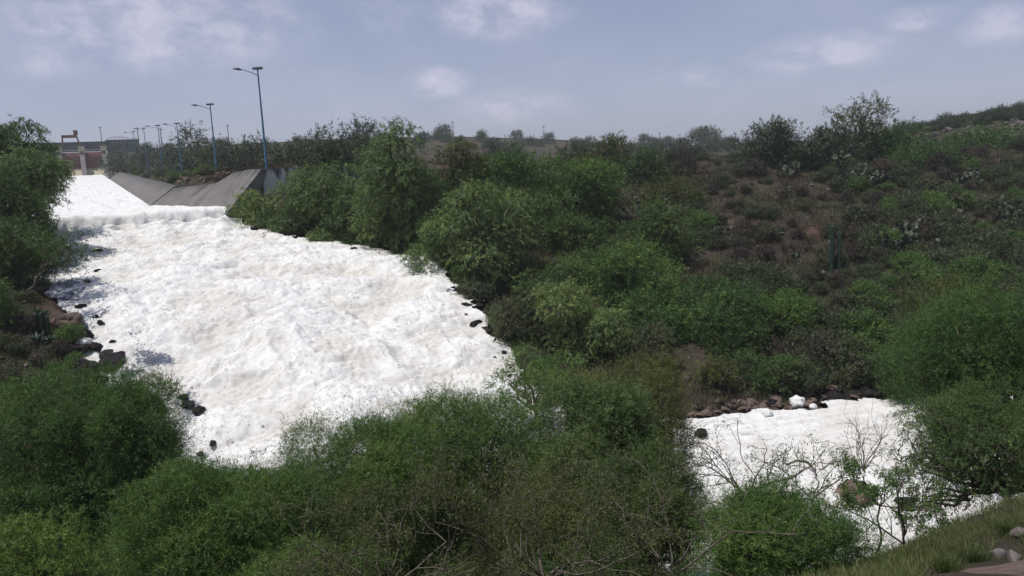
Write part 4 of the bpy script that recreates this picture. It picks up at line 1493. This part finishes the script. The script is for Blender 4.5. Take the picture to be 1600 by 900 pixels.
def agave(base, n, L_, label):
    mb = MB()
    rng = np.random.default_rng(n)
    for k in range(n):
        an = 2.4 * k
        el_ = rng.uniform(.2, 1.2)
        d = np.array([math.cos(an) * math.cos(el_), math.sin(an) * math.cos(el_), math.sin(el_)])
        s_ = np.array([-math.sin(an), math.cos(an), 0])
        l = L_ * rng.uniform(.7, 1.1)
        a0, a1, a2 = d * .05, d * l * .5 + (0, 0, -.02), d * l + (0, 0, -.08 * l)
        w_ = .11 * L_
        up_ = np.cross(s_, d) * .03
        mb.add([a0 - s_ * w_ * .6, a0 + s_ * w_ * .6, a1 + s_ * w_, a1 - up_ * 1.2, a1 - s_ * w_, a2], [(0, 1, 2, 3), (0, 3, 4), (3, 2, 5), (4, 3, 5)])
    o_ = mb.build('agave', AGAVE)
    o_.location = base
    tag(o_, label, 'agave')


agave(hit1(60, 538), 22, .8, 'low blue green agave rosette below the cluster of column cactus')
agave(hit1(80, 535), 16, .6, 'smaller spiky rosette beside the column cactus')
agave(hit1(1130, 595), 18, .7, 'pale agave rosette on the bank above the lower river')


# ------------------------------------------------------------------ hillside scrub (copies) and grass (stuff)
def bush_mesh(seed, n, ll, m, style='scrub', a=.9, b=.7):
    rng = np.random.default_rng(seed)
    lo = make_lobes(rng, a, a, b, 6)
    lo[:, 2] += b * .75
    v, tn = crown_mesh(rng, lo, n, ll, ll * .26, style, .5, 10)
    me = np_mesh('scrub_bush', v, np.arange(len(v)), False, face={'tint': tn}, nside=3)
    me.materials.append(m)
    return me


PRO = {'scrub': [bush_mesh(500 + i, 5200, .16, L_SCRUB, 'scrub', 1.1, .6) for i in range(5)],
       'dry': [bush_mesh(520 + i, 3000, .17, L_DRY, 'scrub') for i in range(4)],
       'green': [bush_mesh(540 + i, 6000, .16, L_MESQ, 'mesq') for i in range(3)],
       'far': [bush_mesh(560 + i, 2600, .22, L_FAR, 'mesq') for i in range(4)]}
LB = {'scrub': ('scrub_bush', 'low grey green scrub bush on the dry hillside', 'grey green scrub on the hillside'),
      'dry': ('dry_bush', 'low brown leafless bush on the dry hillside', 'brown dry bushes on the hillside'),
      'green': ('green_shrub', 'small fresh green shrub on the dry hillside', 'green shrubs on the hillside'),
      'far': ('far_bush', 'small round bush dotting the distant dam slope', 'bushes on the dam slope')}


def inpoly(u, v, poly):
    return float(poly_sd(np.array([u]), np.array([v]), poly)[0]) < 0


hill = [(1055, 300), (1160, 268), (1300, 262), (1420, 260), (1600, 215), (1640, 300), (1640, 470), (1420, 500), (1400, 600), (1220, 620), (1150, 540), (1100, 450), (1050, 350)]
uvs = []
while len(uvs) < 430:
    u, v = random.uniform(1040, 1640), random.uniform(205, 620)
    if inpoly(u, v, hill):
        uvs.append((u, v))
for (u, v), h_ in zip(uvs, hits(uvs)):
    if h_ is None or h_[1] > 260:
        continue
    if inpoly(u, v, [(1120, 300), (1260, 285), (1330, 330), (1350, 430), (1280, 455), (1160, 415)]) and random.random() < .35:
        continue
    brown = inpoly(u, v, [(1100, 290), (1260, 275), (1340, 330), (1370, 450), (1290, 470), (1150, 420)])
    rv = random.random()
    k = ('dry' if rv < .62 else 'scrub') if brown else ('scrub' if rv < .58 else 'green' if rv < .82 else 'dry')
    nm, lb, gr = LB[k]
    s_ = random.choice((random.uniform(.3, .8), random.uniform(.6, 1.35))) * (.8 if brown else 1.1) * max(1, h_[1] / 80)
    put(nm, random.choice(PRO[k]), h_, lb, 'bush', gr, s_)
uvs = [(random.uniform(200, 1420), random.gauss(0, 1)) for _ in range(95)]
uvs = [(u, np.interp(u, [200, 400, 700, 980, 1200, 1420], [236, 228, 219, 229, 228, 216]) + abs(g_) * 9) for u, g_ in uvs]
uvs += [(random.uniform(980, 1180), random.uniform(226, 262)) for _ in range(40)]
for (u, v), h_ in zip(uvs, hits(uvs)):
    if h_ is None:
        continue
    nm, lb, gr = LB['far']
    put(nm, random.choice(PRO['far']), h_, lb, 'bush', gr, random.uniform(.5, 1.25) * h_[1] / 150)
for (u, v, s_, lb) in ((692, 218, 4.2, 'round bush on the skyline beside the thin utility pole'), (808, 219, 3.0, 'small dark bush breaking the skyline above the parapet'),
                     (1088, 226, 5.0, 'larger bush on the skyline left of the ridge trees'), (1110, 228, 5.4, 'widest bush on the skyline left of the ridge trees'),
                     (1010, 230, 3.5, 'dark bush on the skyline beside the middle utility pole')):
    h_ = hit1(u, v + 2)
    if h_:
        put('far_bush', PRO['far'][0], h_, lb, 'bush', None, s_)
# bushes overhanging the far edge of the rapids
EB = [bush_mesh(640 + i, 9000, .17, m_, 'pep', 1.2, .9) for i, m_ in enumerate((L_DARK, L_PEP, L_SCRUB))]
wr2 = np.array([p[:2] for p in wr[:8]])
for k in range(26):
    f_ = k / 25 * 6.999
    i = int(f_)
    q = wr2[i] * (1 - f_ + i) + wr2[i + 1] * (f_ - i)
    d_ = wr2[i + 1] - wr2[i]
    nv = np.array([-d_[1], d_[0]]) / np.hypot(*d_)
    nv = nv if nv[1] > 0 else -nv
    q = q + nv * random.uniform(.9, 2.2)
    put('edge_bush', EB[k % 3], (q[0], q[1], float(land(q[:1], q[1:])[0])), 'dark bush hanging over the far edge of the rapids', 'bush', 'bushes overhanging the far edge of the rapids', random.uniform(.55, 1.05))
# scrub on the berm behind the canal wall and on the bare left bank
for k in range(30):
    t_ = 90 + 130 * random.random() ** 1.4
    q = ST(random.uniform(10.2, 13.5), t_)
    put('scrub_bush', random.choice(PRO['scrub'] + PRO['green']), (q[0], q[1], float(land(q[:1], q[1:])[0])), 'scrub bush growing along the top of the canal wall', 'bush', 'scrub along the canal wall', random.uniform(.5, 1.3))
for u, v in ((12, 545), (30, 560), (95, 560), (60, 575), (115, 575), (85, 590), (20, 600), (140, 610), (45, 470), (60, 455), (30, 520), (105, 540)):
    h_ = hit1(u + random.uniform(-6, 6), v)
    if h_:
        put('scrub_bush', random.choice(PRO['scrub'] + PRO['dry'] + PRO['green']), h_, 'small scrub bush on the bare left bank', 'bush', 'scrub on the left bank', random.uniform(.35, .7))
for k in range(40):
    uu = (random.uniform(0, 130), random.uniform(440, 600))
    h_ = hit1(*uu)
    if h_ and not (40 < uu[0] < 95 and 470 < uu[1] < 548):
        rock(h_, random.uniform(.08, .25), random.choice((ROCKR, ROCKG, ROCKR)), 'loose stone on the bare left bank', 'loose stones on the left bank', name='loose_stone', cat='stone', seed=k)
# leafy undergrowth at the feet of the front trees
UG = [bush_mesh(600 + i, 60000, .055, m_, 'mesq', 1.0, .75) for i, m_ in enumerate((L_MESQ, L_DARK, L_MESQ))]
uvs = [(random.uniform(-60, 1380), random.uniform(800, 1010)) for _ in range(58)]
for (u, v), h_ in zip(uvs, hits(uvs)):
    if h_ is None or h_[1] > 24 or h_[1] < 10.5 or float(wsd(np.array([h_[0]]), np.array([h_[1]]))[0]) < 1:
        continue
    put('undergrowth_bush', random.choice(UG), h_, 'leafy green bush in the undergrowth below the front trees', 'bush', 'undergrowth below the front trees', random.uniform(.7, 1.25))
# ridge line scrub and stones
uvs = [(u, np.interp(u, [1385, 1450, 1600, 1640], [207, 194, 174, 170]) + 5 + random.random() * 9) for u in np.arange(1385, 1645, 5)]
for (u, v), h_ in zip(uvs, hits(uvs)):
    if h_:
        put('ridge_bush', random.choice(PRO['far']), h_, 'dark scrub bush along the top of the stony ridge', 'bush', 'scrub along the stony ridge', random.uniform(.8, 1.5))
uvs = [(random.uniform(1400, 1620), 0) for _ in range(95)]
uvs = [(u, np.interp(u, [1400, 1480, 1620], [216, 200, 179]) + random.uniform(5, 26)) for u, _ in uvs]
for i, ((u, v), h_) in enumerate(zip(uvs, hits(uvs))):
    if h_:
        rock(h_, random.uniform(.3, .8), ROCKV if random.random() < .75 else ROCKR, 'grey stone of the rubble on the right ridge', 'rubble stones on the right ridge', name='ridge_stone', cat='stone', seed=i)
uvs = [(random.uniform(205, 395), 0) for _ in range(46)]
uvs = [(u, np.interp(u, [205, 300, 395], [270, 281, 275]) + random.uniform(-4, 8)) for u, _ in uvs]
for i, ((u, v), h_) in enumerate(zip(uvs, hits(uvs))):
    if h_:
        rock(h_, random.uniform(.15, .42), ROCKR, 'brown rubble stone on the bank above the canal wall', 'rubble above the canal wall', name='rubble_stone', cat='stone', seed=i)
uvs = [(random.uniform(1150, 1600), random.uniform(290, 480)) for _ in range(34)]
for i, ((u, v), h_) in enumerate(zip(uvs, hits(uvs))):
    if h_:
        rock(h_, random.uniform(.15, .4), ROCKG, 'pale stone lying on the dry hillside', 'pale stones on the hillside', name='hillside_stone', cat='stone', seed=i)


def blades(name, xyz, hgt, m, tint, n_per, rad, wid=.05, seed=3):
    rng = np.random.default_rng(seed)
    xyz = np.array(xyz)
    n = len(xyz) * n_per
    p = np.repeat(xyz, n_per, 0)
    tc_ = np.repeat(rng.random(len(xyz)), n_per)
    off = rng.normal(size=(n, 3)) * rad
    off[:, 2] = 0
    p = p + off
    d = unit(np.c_[off[:, :2] / max(rad, 1e-3) * .35 + rng.normal(size=(n, 2)) * .25, np.ones(n)])
    hh = np.repeat(hgt if not np.isscalar(hgt) else np.full(len(xyz), hgt), n_per) * rng.uniform(.5, 1.2, n)
    v = leaf_tris(p, d, hh, hh * wid * rng.uniform(.7, 1.3, n), rng)
    return leaf_obj(name, v, np.clip(tint + (tc_ - .5) * .5 + rng.normal(size=n) * .12, 0, 1), m)


# dry grass over the slopes, one mass nobody could count
rng = np.random.default_rng(77)
cand = np.c_[rng.uniform(-50, 90, 95000), rng.uniform(36, 125, 95000)]
sdw = wsd(cand[:, 0], cand[:, 1])
sdc = poly_sd(cand[:, 0], cand[:, 1], cpoly)
az2 = np.degrees(np.arctan2(cand[:, 0], cand[:, 1]))
ok = (sdw > 1.7) & (sdc > 1.8) & (az2 < 37) & (az2 > -37) & (rng.random(len(cand)) < np.clip(60 / cand[:, 1], .25, 1)) & (fbm(cand[:, 0] / 7, cand[:, 1] / 7, 3, 90) > -.35)
cand = cand[ok]
cz_ = land(cand[:, 0], cand[:, 1])
o = blades('dry_grass', np.c_[cand, cz_ - .03], np.random.default_rng(5).uniform(.25, .75, len(cand)), G_DRY, .42, 9, .28, .075)
tag(o, 'dry brown grass covering the hillsides', 'grass', kind='stuff')
# near bank grass at the right corner
cand = np.c_[rng.uniform(2, 16, 30000), rng.uniform(4.5, 19, 30000)]
ok = (wsd(cand[:, 0], cand[:, 1]) > .8) & (fbm(cand[:, 0] / 1.5, cand[:, 1] / 1.5, 2, 95) > -.6)
zc = land(cand[:, 0], cand[:, 1])
w3 = np.c_[cand, zc]
dp = w3 @ fwd
pu, pv = 800 + F * (w3 @ RT) / dp, 450 - F * (w3 @ UP) / dp
bare = sstep(60, 20, np.hypot((pu - 1585) * .9, pv - 885)) + sstep(70, 20, np.hypot((pu - 1530) * .5, pv - 915))
ok &= rng.random(len(cand)) > bare * 1.4
cand = cand[ok]
o = blades('bank_grass', np.c_[cand, land(cand[:, 0], cand[:, 1]) - .02], np.random.default_rng(6).uniform(.06, .19, len(cand)), G_GREEN, .50, 16, .10, .06, 8)
tag(o, 'short green and straw grass on the near bank', 'grass', kind='stuff')
for u, v, lb in ((1525, 882, 'bright green grass tuft left of the round grey stone'), (1572, 842, 'bright green grass tuft above the round grey stone'), (1480, 896, 'bright green grass tuft at the bottom edge of the near bank')):
    h_ = hit1(u, v)
    o = blades('grass_tuft', [(0, 0, -.02)], .24, G_GREEN, .08, 420, .075, .05, int(u))
    o.location = h_
    tag(o, lb, 'grass tuft')


# ------------------------------------------------------------------ air
mh, t = mat('haze_air')
pv_ = t.n('ShaderNodeVolumePrincipled', inp={'Color': (.95, .97, 1.0, 1), 'Density': .00038, 'Anisotropy': .2})
t.link(pv_.outputs[0], t.n('ShaderNodeOutputMaterial').inputs['Volume'])
mb = MB().box((0, 0, 5), (3300, 3300, 64))
o = mb.build('haze', mh)
o.display_type = 'WIRE'
tag(o, kind='stuff')
